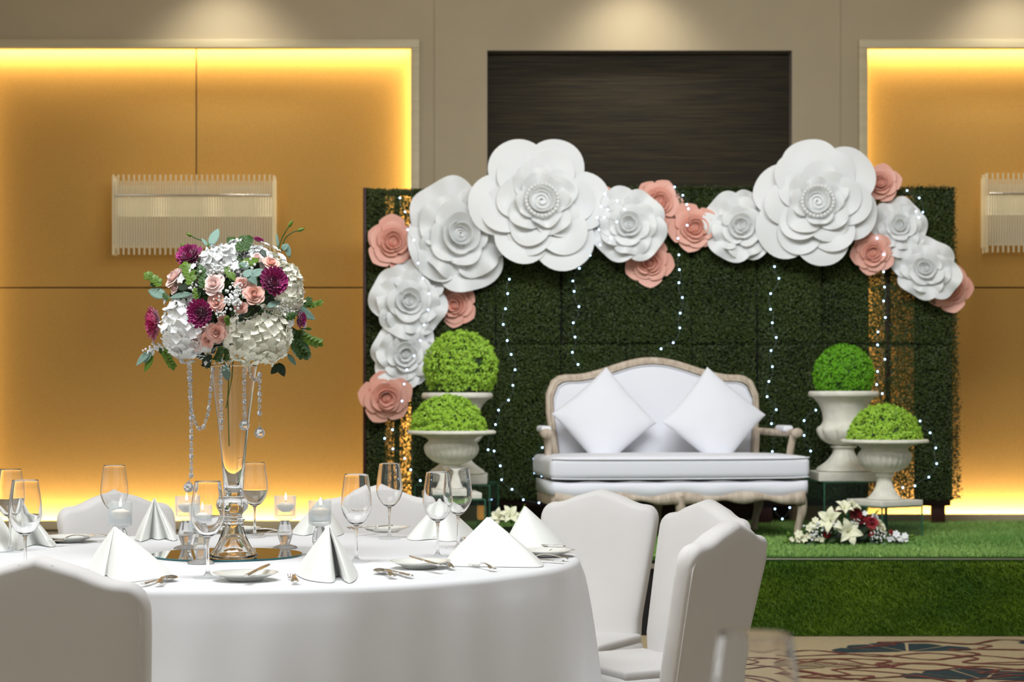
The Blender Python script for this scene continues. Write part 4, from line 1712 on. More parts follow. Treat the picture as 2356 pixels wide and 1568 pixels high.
def bp(px, py, k=1.0, back=0.0):
    """surface point of the bouquet (local) and its outward direction"""
    dx, dz = (px - 533) / 178, -(py - 700) / 158
    q = dx * dx + dz * dz
    dy = math.sqrt(max(0.02, 1 - q)) * k
    if back:
        dy = -back
    p = Vector(((px - 533) / pmB, -dy * .185, -(py - 700) / pmB))
    nrm = Vector((dx * 1.0, -dy * 1.1 - .12, dz * 1.0 + .05)).normalized()
    p = p * 1.0
    # keep the projected place although the point is nearer to the eye
    f = (BD + p.y) / BD
    w_ = B0 + p
    p = Vector(((w_.x) * f - B0.x, p.y, (w_.z - CAMZ) * f + CAMZ - B0.z))
    return p, nrm


v, f = sphere(1, n=20, m=14)
G().add([(x * .150, y * .135, z * .125 + .01) for x, y, z in v], f).make('foliage_core', MT['leaf_dark'], bq)
k = 0
rr = random.Random(77)
g = G()
lm = leaf_mesh(.030, .010)
for i in range(620):
    d = Vector([rr.gauss(0, 1) for _ in range(3)]).normalized()
    p = Vector((d.x * .158, d.y * .145, d.z * .133 + .01))
    T_ = Matrix.Translation(p) @ axis_rot(d + Vector([rr.gauss(0, .6) for _ in range(3)]), rr.uniform(0, 6)).to_matrix().to_4x4()
    g.add(lm.v, lm.f, i % 2, T_)
g.make('filler_leaves', [MT['leaf'], MT['leaf_dark']], bq)['kind'] = 'stuff'
for (px, py, rx, rz, m, n, sd, k_) in ((422, 760, 64, 80, 'petal_white', 70, 1, .8), (597, 778, 76, 70, 'petal_cream', 75, 2, .9), (676, 662, 38, 62, 'petal_cream', 48, 3, .6),
                                       (505, 592, 46, 42, 'petal_white', 44, 4, .8), (548, 566, 42, 30, 'petal_white', 34, 5, .5), (592, 578, 36, 30, 'petal_white', 30, 6, .6),
                                       (480, 585, 22, 26, 'petal_white', 16, 7, .7), (632, 590, 30, 20, 'petal_cream', 14, 8, .4)):
    p, nn = bp(px, py, k_)
    p = p - nn * .030
    hydrangea(bq, p, rx / pmB, min(rx, rz) / pmB, rz / pmB, n, MT[m], (nn.x * .5, -1, nn.z * .4), sd)
for (px, py, R_, m, sd, k_) in ((438, 592, 34, 'petal_magenta', 11, .7), (463, 720, 34, 'petal_magenta', 12, 1.12), (628, 650, 36, 'petal_magenta', 13, 1.05),
                                (364, 742, 42, 'petal_magenta_b', 14, .35), (594, 553, 15, 'petal_magenta', 15, .1), (690, 734, 20, 'petal_magenta', 16, .75), (462, 640, 12, 'petal_magenta', 17, .9)):
    p, nn = bp(px, py, k_)
    if px == 364:
        nn = Vector((-.95, -.45, -.05))
    if px == 438:
        nn = Vector((-.25, -.75, .6))
    mum(bq, p - nn * .004, R_ / pmB, nn, MT[m], sd)
for (px, py, R_, m, sd, k_) in ((397, 635, 30, 'petal_blush', 1, .8), (490, 651, 27, 'petal_blush', 2, 1.05), (556, 651, 19, 'petal_coral', 3, 1.05), (585, 675, 26, 'petal_coral', 4, 1.12),
                                (497, 695, 23, 'petal_coral', 5, 1.0), (555, 706, 16, 'petal_coral', 6, 1.12), (497, 765, 25, 'petal_coral', 7, 1.15), (475, 782, 20, 'petal_coral', 8, 1.05),
                                (446, 787, 25, 'petal_blush', 9, 1.1), (513, 737, 15, 'petal_coral', 10, .9), (625, 602, 22, 'petal_coral', 11, .95), (592, 590, 16, 'petal_blush', 12, .9),
                                (400, 662, 16, 'petal_blush', 13, .75), (465, 760, 16, 'petal_blush', 14, .95)):
    p, nn = bp(px, py, k_)
    nn = (nn + Vector((0, 0, .15))).normalized()
    small_rose(bq, p, R_ / pmB, nn, MT[m], sd)
# freesia and loose white blooms
for (px, py, R_, sd, k_) in ((432, 628, 14, 1, 1), (418, 640, 16, 2, .95), (445, 612, 10, 3, 1), (636, 572, 14, 4, .6), (648, 590, 16, 5, .7), (655, 604, 13, 6, .7), (668, 742, 14, 7, .8),
                             (700, 752, 14, 8, .5), (565, 545, 14, 9, .4), (545, 552, 16, 10, .5), (610, 560, 14, 11, .4), (517, 618, 15, 12, 1), (540, 612, 14, 13, 1), (380, 688, 14, 14, .6)):
    p, nn = bp(px, py, k_)
    s = R_ / pmB
    link('freesia', floret_mesh(MT['petal_white'], True, 6), bq, p, axis_rot(nn, sd), (s, s, s * 1.4))
baby_breath(bq, bp(532, 690, 1.12)[0], .016, 70, 1)
baby_breath(bq, bp(505, 622, 1.0)[0], .014, 60, 2)
baby_breath(bq, bp(570, 618, 1.0)[0], .012, 30, 3)
baby_breath(bq, bp(545, 665, 1.05)[0], .012, 40, 4, size=.003)
baby_breath(bq, bp(655, 712, .9)[0], .012, 30, 5, size=.003)
baby_breath(bq, bp(506, 720, 1.0)[0], .008, 20, 6, size=.003)
baby_breath(bq, bp(362, 800, .3)[0], .010, 22, 7)
baby_breath(bq, bp(345, 806, .2)[0], .008, 14, 8)
baby_breath(bq, bp(515, 832, .8)[0], .012, 34, 9, size=.003)
baby_breath(bq, bp(445, 660, 1.0)[0], .008, 16, 10, size=.003)
# eucalyptus and broad leaves: (base px) -> (tip px)
for (x0, y0, x1, y1, wd, m, k_) in ((380, 683, 337, 664, 10, 'leaf_blue', .6), (380, 680, 352, 661, 9, 'leaf_blue', .5), (440, 676, 384, 682, 7, 'leaf_blue', 1.0), (436, 672, 370, 663, 4, 'leaf_blue', 1.0),
                                    (562, 638, 580, 617, 10, 'leaf_blue', 1.15), (583, 635, 606, 616, 10, 'leaf_blue', 1.1), (570, 632, 592, 654, 9, 'leaf_blue', 1.15), (552, 612, 600, 592, 9, 'leaf_lime', 1.1),
                                    (548, 610, 575, 612, 8, 'leaf_blue', 1.1), (615, 706, 648, 690, 9, 'leaf_blue', 1.1), (680, 710, 730, 733, 10, 'leaf_blue', .6), (520, 838, 520, 880, 10, 'leaf_blue', .9),
                                    (345, 808, 311, 840, 9, 'leaf_blue', .2), (347, 810, 330, 834, 9, 'leaf_blue', .25), (352, 818, 330, 856, 8, 'leaf_lime', .25), (690, 780, 716, 824, 8, 'leaf_blue', .5),
                                    (672, 785, 694, 828, 8, 'leaf_blue', .5), (662, 815, 682, 840, 7, 'leaf_blue', .5), (645, 838, 622, 860, 9, 'leaf_dark', .7), (640, 835, 655, 866, 9, 'leaf_dark', .7),
                                    (485, 565, 502, 521, 9, 'leaf_blue', .7), (478, 568, 496, 530, 7, 'leaf_lime', .6), (478, 565, 461, 545, 4, 'leaf_blue', .6), (520, 610, 528, 640, 7, 'leaf_lime', 1.05),
                                    (630, 752, 700, 762, 10, 'leaf_dark', .8), (410, 660, 445, 655, 12, 'leaf_dark', .95), (470, 818, 450, 815, 9, 'leaf_dark', .9), (473, 816, 484, 828, 9, 'leaf_dark', .9),
                                    (665, 592, 661, 558, 6, 'leaf_blue', .5), (650, 575, 662, 560, 7, 'leaf_blue', .6), (600, 575, 612, 590, 6, 'leaf_dark', .9), (530, 625, 540, 645, 7, 'leaf_lime', 1.1),
                                    (640, 568, 636, 534, 5, 'leaf_blue', .3), (540, 545, 525, 560, 5, 'leaf', .6), (612, 700, 628, 680, 12, 'leaf_dark', .9), (570, 715, 600, 705, 12, 'leaf_dark', .9)):
    a, _ = bp(x0, y0, k_)
    b, nb = bp(x1, y1, k_)
    d = b - a
    leaf(bq, a, d, d.length, wd / pmB, MT[m], normal=(nb.x * .3, -1, .35), curl=.1)
for (x0, y0, x1, y1, m, n, sd, k_) in ((375, 655, 340, 633, 'leaf_lime', 7, 1, .6), (372, 650, 350, 655, 'leaf', 5, 2, .6), (445, 655, 428, 612, 'leaf_lime', 6, 3, 1.05), (470, 665, 462, 620, 'leaf', 7, 4, 1.05),
                                       (452, 695, 448, 668, 'leaf_lime', 5, 5, 1.12), (555, 580, 566, 548, 'leaf', 7, 6, .9), (545, 590, 556, 600, 'leaf_dark', 5, 7, 1.0), (690, 712, 712, 690, 'leaf', 6, 8, .5),
                                       (705, 706, 736, 696, 'leaf_lime', 8, 9, .4), (680, 765, 730, 788, 'leaf_lime', 8, 10, .5), (655, 765, 700, 785, 'leaf', 8, 11, .7), (665, 770, 700, 815, 'leaf', 8, 12, .6),
                                       (520, 725, 524, 742, 'leaf_lime', 5, 13, 1.15), (375, 800, 395, 840, 'leaf_lime', 8, 14, .5), (385, 815, 370, 806, 'leaf', 5, 15, .4), (478, 812, 474, 840, 'leaf_dark', 5, 16, .9),
                                       (510, 795, 500, 825, 'leaf', 7, 17, .9), (525, 800, 520, 825, 'leaf', 7, 18, .9), (390, 690, 378, 678, 'leaf', 5, 19, .8), (640, 735, 675, 725, 'leaf', 6, 20, .8),
                                       (530, 560, 527, 548, 'leaf', 4, 21, .5), (600, 700, 560, 730, 'leaf_dark', 7, 22, 1.0), (585, 715, 620, 722, 'leaf', 7, 23, .95)):
    a, _ = bp(x0, y0, k_)
    b, nb = bp(x1, y1, k_)
    d = b - a
    sprig(bq, a, d, d.length, n + 3, MT[m], .36, sd, leafL=max(.010, d.length * .30))


def bud(P_, bl, bw, k_):
    Q = [bp(x, y, k_)[0] for x, y in P_]
    G().add(*tube(spline([tuple(q) for q in Q], 4), .0016, 5)).make('stem', MT['leaf'], bq)
    d = (Q[-1] - Q[-2]).normalized()
    v, f = lathe(spline([(0, 0), (.5, .12), (.62, .4), (.4, .8), (0.0, 1)], 3), 8)
    G().add([(x * bw, y * bw, z * bl) for x, y, z in v], f).make('flower_bud', MT['leaf_lime'], bq, loc=Q[-1], rot=axis_rot(d))


bud([(640, 575), (650, 545), (664, 522)], .022, .008, .4)
bud([(648, 578), (655, 550), (672, 535), (684, 531)], .022, .008, .4)
bud([(492, 572), (470, 555), (452, 549), (441, 543)], .018, .007, .5)
bud([(455, 575), (440, 572), (428, 567)], .022, .010, .5)
bud([(690, 755), (705, 756)], .02, .008, .5)
g = G()
for i in range(7):
    a = at(525 + rr.uniform(-12, 14), 800, BD) - B0
    b = at(521 + rr.uniform(-6, 14), 1020 + rr.uniform(-150, 10), BD) - B0
    if i < 2:
        g.add(*tube([a + Vector((0, rr.uniform(-.01, .01), 0)), (a + b) / 2 + Vector((rr.uniform(-.006, .006), 0, 0)), b], .0016, 5))
g.make('stem', MT['leaf_lime'], bq)

# ------------------------------------------------------------------ crystal garlands hung from the bouquet
def bead_mesh():
    v, f = lathe([(0, -.5), (.30, -.46), (.5, -.18), (.5, .18), (.30, .46), (0, .5)], 8)
    return [(x, y * .55, z) for x, y, z in v], f


v, f = bead_mesh()
tmp = G().add(v, f).make('crystal_bead', MT['crystal'], smooth=False)
beadM = tmp.data
bpy.data.objects.remove(tmp)
v, f = lathe([(0, -.5), (.2, -.47), (.38, -.33), (.5, -.1), (.48, .1), (.34, .32), (.12, .5), (.05, .62), (0, .64)], 9)
tmp = G().add(v, f).make('crystal_ball', MT['crystal'], smooth=False)
ballM = tmp.data
bpy.data.objects.remove(tmp)


def garland(path, y, label, ball=None, step=14.5, bead=.0165):
    P = [at(px, py, BD + y) for px, py in path]
    P = [Vector(q) for q in spline([tuple(p) for p in P], 12)]
    t = thing('crystal_garland', label, 'crystal strand', P[0], group='crystal bead strands under the bouquet')
    stp = step / pmB
    L = [0]
    for a, b in zip(P[:-1], P[1:]):
        L.append(L[-1] + (b - a).length)
    n = int(L[-1] / stp)
    g = G()
    for i in range(n + 1):
        s = i * stp
        j = max(k_ for k_ in range(len(L)) if L[k_] <= s + 1e-9)
        if j >= len(P) - 1:
            p, d = P[-1], P[-1] - P[-2]
        else:
            p = P[j].lerp(P[j + 1], (s - L[j]) / max(1e-6, L[j + 1] - L[j]))
            d = P[j + 1] - P[j]
        link('crystal_bead', beadM, t, p - P[0], axis_rot(d, .6 * (i % 3)), (bead * .78, bead, bead))
    g.add(*tube([p - P[0] for p in P], .0006, 4))
    g.make('wire', MT['chrome'], t)
    if ball:
        bx, by, br = ball
        c = at(bx, by, BD + y)
        s = br / pmB * 2
        link('crystal_ball', ballM, t, c - P[0], (0, 0, .3), (s, s, s))
        G().add(*tube([P[-1] - P[0], c - P[0] + Vector((0, 0, s * .6))], .0005, 4)).make('link', MT['chrome'], t)
    return t


garland([(438, 845), (439, 900), (440, 1000), (440, 1098)], -.03, 'longest crystal strand with a ball pendant, at the far left', (434, 1120, 12.5))
garland([(434, 842), (437, 900), (442, 950), (455, 982), (466, 984), (477, 955), (482, 925), (486, 880), (490, 845)], -.045, 'looped crystal strand swinging from the left up to the vase')
garland([(508, 850), (508, 900), (509, 950), (509, 995)], -.075, 'straight crystal strand without a pendant in front of the vase')
garland([(562, 850), (562, 900), (563, 955)], -.075, 'crystal strand with a ball pendant over the right edge of the vase', (562, 977, 12.5))
garland([(597, 862), (597, 900), (597, 955)], -.04, 'crystal strand with a ball pendant right of the vase', (597, 995, 12.5))
garland([(574, 850), (578, 866), (588, 872), (597, 862)], -.06, 'shortest crystal strand looping under the cream hydrangea')

# ------------------------------------------------------------------ wine glasses
bowl_o = spline([(.0048, .0945), (.0075, .100), (.020, .1085), (.0330, .126), (.0405, .146), (.0418, .158), (.0402, .182), (.0362, .212), (.0323, .2375), (.0319, .2382)], 5)
bowl_i = spline([(.0319, .2382), (.0315, .2376), (.0353, .212), (.0392, .182), (.0407, .158), (.0394, .147), (.0317, .1285), (.0190, .1125), (.008, .1065), (0, .105)], 5)
stem_p = spline([(.0110, .0075), (.0062, .014), (.0042, .030), (.0036, .055), (.0038, .080), (.0048, .0945)], 4)
foot_p = [(0, .0006), (.034, .0), (.0362, .0008), (.036, .002)] + spline([(.036, .002), (.025, .0038), (.016, .0055), (.0110, .0075)], 3)[1:]
wg = thing('wine_glass', '', 'wine glass', group='wine glasses')
G().add(*lathe(foot_p, 40)).make('foot', MT['thin'], wg)
G().add(*lathe(stem_p, 20)).make('stem', MT['glass'], wg)
G().add(*lathe(bowl_o + bowl_i[1:], 48)).make('bowl', MT['glass'], wg)
kids(wg)
WG = [(23, 1269, 'empty wine glass cut by the left edge, behind another'), (58, 1323, 'empty wine glass at left with its stem behind the near chair'),
      (478, 1329, 'frontmost wine glass, standing before the vase'), (820, 1293, 'wine glass right of the front folded napkin, mid table'),
      (263, 1250, 'wine glass behind the leftmost candle holder'), (586, 1236, 'wine glass at the back just right of the vase'),
      (896, 1239, 'wine glass at the back in front of the fluffy hedge edge'), (1007, 1282, 'wine glass in front of the wide left urn, nearer of two'),
      (1054, 1262, 'wine glass in front of the wide left urn, farther of two')]
for i, (px, py, lab) in enumerate(WG):
    p = on(px, py, TZ)
    p = (p.x, p.y, TZ)
    if i == 0:
        wg.location = p
        wg['label'] = lab
    else:
        copy_tree(wg, None, p, (0, 0, i), lab)
p = at(1738, 915, 1.62)
copy_tree(wg, None, (p.x, p.y, TZ), (0, 0, 0), 'large blurred wine glass in the near foreground at lower right')

# ------------------------------------------------------------------ crystal candle holders with floating candles
ch = thing('candle_holder', '', 'candle holder', group='crystal candle holders round the vase')
fo = [(0, .0), (.036, 0), (.0375, .003), (.030, .008), (.014, .0125)]
G().add(*lathe(fo, 10)).make('foot', MT['crystal'], ch, smooth=False)
so = [(.014, .0125), (.0165, .022), (.0225, .040), (.0225, .052), (.0175, .072), (.0125, .083)]
G().add(*lathe(so, 8)).make('stem', MT['crystal'], ch, smooth=False)
co = [(.0125, .083), (.024, .087), (.0315, .090), (.0325, .099), (.0325, .1555), (.0318, .156), (.0303, .156), (.0300, .155), (.0300, .0985), (.028, .0975), (0, .0975)]
G().add(*lathe(co, 40)).make('cup', MT['cup'], ch, sharp=50)
G().add(*lathe([(0, .0980), (.0296, .0980), (.0297, .121), (0, .1212)], 32)).make('water', MT['thin'], ch, sharp=50)
kids(ch)
cd = thing('floating_candle', '', 'candle', group='lit floating candles')
G().add(*lathe(spline([(0, .0), (.012, .001), (.021, .008), (.0265, .018), (.0268, .021), (.024, .0225), (.012, .0275), (0, .029)], 3), 28)).make('wax', MT['wax'], cd)
G().add(*tube([(0, 0, .028), (.0004, 0, .037)], .0007, 5)).make('wick', MT['wick'], cd)
G().add(*lathe(spline([(0, .034), (.0028, .037), (.0036, .042), (.0022, .050), (0, .058)], 3), 10)).make('flame', MT['flame'], cd)
kids(cd)
CH = [(277, 1283, 'leftmost crystal candle holder, rising behind a folded napkin', 'leftmost lit floating candle'),
      (428, 1262, 'crystal candle holder at the left rear of the vase', 'lit candle at the left rear of the vase'),
      (462, 1296, 'crystal candle holder behind the frontmost wine glass', 'lit candle seen through the frontmost wine glass'),
      (656, 1261, 'crystal candle holder standing at the right edge of the mirror', 'lit candle right of the vase against the glow'),
      (736, 1278, 'rightmost crystal candle holder, partly behind a folded napkin', 'rightmost lit floating candle')]
for i, (px, py, l1, l2) in enumerate(CH):
    p = on(px, py, TZ)
    z = TZ
    if i in (1, 3) or i == 2:
        d = math.hypot(p.x - mc.x, p.y - mc.y)
        if d < .24:
            z = TZ + .0055
    if i == 0:
        ch.location, ch['label'] = (p.x, p.y, z), l1
        cd.location, cd['label'] = (p.x, p.y, z + .108), l2
    else:
        copy_tree(ch, None, (p.x, p.y, z), (0, 0, .3 * i), l1)
        copy_tree(cd, None, (p.x + .002, p.y, z + .108), (0, 0, i), l2)

# ------------------------------------------------------------------ folded napkins
def napkin(base, apex, label, seed, inner=None):
    """stiff pyramid fold; base: points of the hem on the table, apex: picture point of the tip"""
    B_ = [on(x, y, TZ) for x, y in base]
    c = sum(B_, Vector()) / len(B_)
    tip = at(apex[0], apex[1], c.y)
    t = thing('folded_napkin', label, 'napkin', (c.x, c.y, TZ), (0, 0, 0), 'white napkins folded into standing pyramids')

    def wing(pts, k, tipk, name):
        P_ = spline([tuple((p - c) * k)[:2] for p in pts], 5)
        h = (tip.z - TZ) * tipk
        ax, ay = tip.x - c.x, tip.y - c.y
        nb, nv = len(P_), 11
        A = np.zeros((nb, nv, 3))
        for i, (x, y) in enumerate(P_):
            for j in range(nv):
                q = j / (nv - 1)
                e = .030
                tx, ty = ax + (x - ax) * e, ay + (y - ay) * e
                bul = .05 * math.sin(PI * q) * (1 - q)
                A[i, j] = (x * (1 - q) * (1 + bul) + tx * q, y * (1 - q) * (1 + bul) + ty * q,
                           .002 + (h - .002) * q - .010 * q * (1 - q) * math.sin(i * .35 + seed))
        v, f = grid_solid(A, .0022)
        G().add(v, f).make(name, MT['napkin'], t, sharp=60)
    wing(B_, 1.0, 1.0, 'outer_fold')
    n = len(B_)
    wing(B_[1:n - 1], .86, .96, 'inner_fold')
    return t


napkin([(262, 1296), (222, 1292), (203, 1302), (212, 1318), (240, 1326), (244, 1316), (252, 1330), (300, 1339), (386, 1326), (392, 1316), (360, 1302)], (263, 1211),
       'folded napkin right behind the near left chair', 1)
napkin([(334, 1232), (316, 1230), (310, 1240), (322, 1246), (336, 1243), (346, 1238), (362, 1242), (384, 1239), (396, 1244), (409, 1241), (402, 1231), (388, 1230)], (355, 1146),
       'narrow folded napkin with two curled ends left of the vase, at the back', 2)
napkin([(30, 1250), (18, 1258), (42, 1266), (62, 1258), (88, 1252), (112, 1258), (128, 1256), (124, 1246), (100, 1242)], (44, 1150),
       'slumped folded napkin at the left behind a wine glass', 3)
napkin([(765, 1300), (695, 1305), (680, 1320), (705, 1334), (745, 1340), (766, 1340), (771, 1335), (773, 1327), (783, 1325), (790, 1332), (802, 1342), (819, 1334), (822, 1315), (805, 1300)], (757, 1207),
       'tall folded napkin at front centre with its fold open to the right', 4)
napkin([(705, 1222), (678, 1220), (671, 1227), (700, 1232), (722, 1229), (745, 1236), (782, 1232), (791, 1223), (770, 1219)], (738, 1144),
       'folded napkin at the back behind the rightmost candle holder', 5)
napkin([(968, 1228), (944, 1230), (937, 1240), (962, 1243), (1002, 1240), (1008, 1244), (1042, 1245), (1082, 1238), (1096, 1228), (1075, 1222)], (1012, 1148),
       'folded napkin at the back behind the two wine glasses', 6)
napkin([(1070, 1282), (1034, 1284), (1024, 1294), (1040, 1302), (1140, 1304), (1225, 1305), (1250, 1302), (1242, 1290), (1205, 1280)], (1123, 1189),
       'large folded napkin near the right edge of the table, front one of two', 7)
napkin([(1180, 1254), (1160, 1258), (1166, 1268), (1230, 1275), (1290, 1272), (1312, 1264), (1290, 1256)], (1207, 1164),
       'folded napkin nearest the right edge of the table, back one of two', 8)
napkin([(-70, 1250), (-50, 1266), (-10, 1270), (30, 1266), (43, 1258), (30, 1250)], (-14, 1165), 'folded napkin cut by the left edge of the photo', 9)

# ------------------------------------------------------------------ side plates
pl = thing('side_plate', '', 'plate', group='white side plates')
v, f = lathe(spline([(0, .002), (.035, .002), (.040, .0), (.044, .002), (.050, .006), (.078, .0165), (.0795, .018), (.077, .0185), (.050, .0090), (.040, .0058), (0, .0055)], 3), 56)
G().add(v, f).make('dish', MT['china'], pl)
kids(pl)
PL = [(565, 1334, 'white side plate at the front of the table left of the lone fork'), (967, 1306, 'white side plate at the front right before the large napkin'),
      (1255, 1279, 'white side plate at the right edge of the table'), (888, 1224, 'white side plate at the back beside the back wine glass'),
      (160, 1246, 'white side plate at the back left with a fork'), (545, 1226, 'white side plate at the back behind the vase')]
for i, (px, py, lab) in enumerate(PL):
    p = on(px, py, TZ)
    if i == 0:
        pl.location, pl['label'] = (p.x, p.y, TZ + .0008), lab
    else:
        copy_tree(pl, None, (p.x, p.y, TZ + .0008), None, lab)

# ------------------------------------------------------------------ cutlery; local x runs from the handle end (0) to the tip
def flatbar(P_, th):
    """P_: (x, halfwidth, z)"""
    v, f = [], []
    for x, hw, z in P_:
        v += [(x, -hw, z), (x, -hw * .6, z + th), (x, hw * .6, z + th), (x, hw, z), (x, hw * .5, z - th * .4), (x, -hw * .5, z - th * .4)]
    n = 6
    for i in range(len(P_) - 1):
        for j in range(n):
            k = (j + 1) % n
            f.append((i * n + j, i * n + k, (i + 1) * n + k, (i + 1) * n + j))
    f += [tuple(reversed(range(n))), tuple((len(P_) - 1) * n + j for j in range(n))]
    return v, f


HANDLE = [(0, .006, .006), (.008, .0105, .007), (.020, .0095, .009), (.040, .006, .013), (.070, .0045, .015), (.095, .0035, .012), (.110, .0032, .007)]
forkT = thing('fork', '', 'fork', group='dinner cutlery')
G().add(*flatbar(spline(HANDLE, 3), .0022)).make('handle', MT['steel'], forkT)
g = G().add(*flatbar([(.109, .0032, .007), (.118, .005, .0045), (.126, .0105, .0040), (.136, .0118, .0050)], .0016))
for k in range(4):
    y = (k - 1.5) * .0062
    g.add(*tube([(.134, y, .0056), (.150, y, .0050), (.168, y, .0068), (.180, y * .96, .0100)], [.0016, .0015, .0013, .0007], 5))
g.make('tines', MT['steel'], forkT)
kids(forkT)
spoonT = thing('spoon', '', 'spoon', group='dinner cutlery')
G().add(*flatbar(spline(HANDLE, 3), .0022)).make('handle', MT['steel'], spoonT)
A = np.zeros((15, 11, 3))
for i in range(15):
    t = i / 14
    hw = .0205 * max(0.02, math.sin(PI * (t ** .85))) ** .62
    for j in range(11):
        u = -1 + .2 * j
        A[i, j] = (.108 + t * .066, u * hw, .0085 - .0075 * (1 - u * u) * math.sin(PI * min(1, t * .97 + .02)) ** .7 + .004 * (t - .3) * (t > .3))
v, f = grid_solid(A, .0012)
G().add(v, f).make('bowl', MT['steel'], spoonT)
kids(spoonT)
knifeT = thing('knife', '', 'knife', group='dinner cutlery')
G().add(*flatbar([(0, .004, .005), (.004, .0085, .005), (.05, .0078, .005), (.085, .0062, .005), (.092, .0050, .005)], .0032)).make('handle', MT['steel'], knifeT)
G().add(*flatbar([(.090, .0042, .006), (.10, .0085, .006), (.16, .0092, .006), (.19, .0070, .006), (.205, .0012, .006)], .0009)).make('blade', MT['steel'], knifeT)
kids(knifeT)
used = set()


def cutlery(T_, h, tip, lab, dz=0.0, pitch=0.0, sc_=None):
    """h, tip: picture points of the handle end and the tip on the table"""
    a, b = on(h[0], h[1], TZ + dz), on(tip[0], tip[1], TZ + dz)
    yaw = math.atan2(b.y - a.y, b.x - a.x)
    L = {'fork': .18, 'spoon': .174, 'knife': .205}[T_.name.split('.')[0]]
    if T_.name not in used:
        used.add(T_.name)
        o = T_
        o['label'] = lab
    else:
        o = copy_tree(T_, label=lab)
    o.location = (a.x, a.y, TZ + dz + .0012)
    o.rotation_euler = (0, -pitch, yaw)
    return o


cutlery(spoonT, (364, 1350), (436, 1312), 'soup spoon with its bowl up right of the near left napkin')
cutlery(knifeT, (328, 1350), (420, 1322), 'knife beside the soup spoon at the front left')
cutlery(knifeT, (566, 1331), (634, 1308), 'small knife resting on the front left plate', dz=.0155, pitch=.05)
cutlery(forkT, (680, 1345), (656, 1303), 'lone fork standing out between the front plate and the tall napkin')
cutlery(spoonT, (905, 1332), (822, 1296), 'soup spoon with its bowl by the tall front napkin')
cutlery(knifeT, (947, 1331), (846, 1302), 'knife lying beside the soup spoon right of the tall napkin')
cutlery(knifeT, (1012, 1306), (946, 1292), 'small knife resting across the front right plate', dz=.0155, pitch=.04)
cutlery(forkT, (1040, 1312), (994, 1283), 'fork behind the front right plate')
cutlery(forkT, (1138, 1315), (1040, 1292), 'fork half under the large right napkin with its handle out')
cutlery(knifeT, (1300, 1262), (1215, 1259), 'small knife lying across the rightmost plate', dz=.0155, pitch=.02)
cutlery(spoonT, (1306, 1291), (1215, 1285), 'spoon whose handle shows in front of the rightmost plate')
cutlery(knifeT, (1297, 1296), (1200, 1290), 'knife whose handle shows in front of the rightmost plate')
cutlery(forkT, (1320, 1270), (1255, 1276), 'fork whose handle shows behind the rightmost plate')
cutlery(knifeT, (902, 1213), (838, 1220), 'knife on the back plate by the back wine glass', dz=.0155, pitch=.02)
cutlery(forkT, (855, 1226), (808, 1219), 'fork at the back near the back wine glass')
cutlery(spoonT, (655, 1227), (594, 1227), 'spoon at the back right of the vase')
cutlery(forkT, (662, 1229), (615, 1233), 'fork at the back behind the right candle holder')
cutlery(forkT, (205, 1240), (126, 1248), 'fork leaning on the back left plate', dz=.012, pitch=0)
cutlery(spoonT, (262, 1243), (205, 1240), 'spoon at the back left of the table')
cutlery(forkT, (1000, 1240), (922, 1226), 'fork at the back beside the back right napkin')
cutlery(forkT, (1075, 1252), (1040, 1236), 'fork behind the two wine glasses')

# ================================================================== FLOWERS ON THE STAGE FLOOR
def lily(parent, c, R, nrm, seed, m=None):
    r = random.Random(seed)
    h = link('lily', None, parent, c, axis_rot(nrm, r.uniform(0, 6)), (R, R, R))
    me = lily_petal
    for i in range(6):
        link('petal', me, h, (0, 0, .02 * (i % 2)), (0, r.uniform(-.25, .1) - (.15 if i % 2 else 0), 2 * PI * i / 6))
    G().add(*tube([(0, 0, 0), (.02, 0, .3), (.06, 0, .5)], .02, 5)).make('stamen', MT['leaf_lime'], h)
    return h


A = np.zeros((9, 7, 3))
for i in range(9):
    t = i / 8
    hw = .27 * math.sin(PI * min(1, .08 + t * .92) ** .9) ** .8 if t < 1 else 0.005
    for j in range(7):
        u = -1 + j / 3
        A[i, j] = (t * .98, u * hw, .42 * math.sin(t * 1.9) - .25 * t * t * t + .07 * u * u + .02 * math.sin(u * 5 + t * 6))
v, f = grid_solid(A, .01)
tmp = G().add(v, f).make('petal', MT['petal_lily'])
lily_petal = tmp.data
bpy.data.objects.remove(tmp)


def stage_flowers(cx_, D, label, full=True):
    base = at(cx_, 915, D)
    t = thing('flower_arrangement', label, 'flower arrangement', (base.x, D, ST + .004))
    pm = FPX / D

    def q(px, py, y=0.0):
        p = at(px, py, D + y)
        return p - Vector((base.x, D, ST + .004))
    rr_ = random.Random(5)
    g = G()
    lm2 = leaf_mesh(.05, .014)
    for i in range(170 if full else 60):
        x = rr_.uniform(-1, 1)
        p = Vector((x * (.30 if full else .1), rr_.uniform(-.06, .06), .012 + abs(rr_.gauss(0, .5)) * .06 * (1 - x * x)))
        T_ = Matrix.Translation(p) @ axis_rot(Vector((x, -.8, .6)) + Vector([rr_.gauss(0, .5) for _ in range(3)]), rr_.uniform(0, 6)).to_matrix().to_4x4()
        g.add(lm2.v, lm2.f, i % 2, T_)
    g.make('filler_leaves', [MT['leaf'], MT['leaf_dark']], t)['kind'] = 'stuff'
    v, f = sphere(1, n=16, m=10)
    G().add([(x * (.20 if full else .08), y * .05 , max(0, z) * .085 + .001) for x, y, z in v], f).make('foliage_core', MT['leaf_dark'], t)
    return t, q, pm


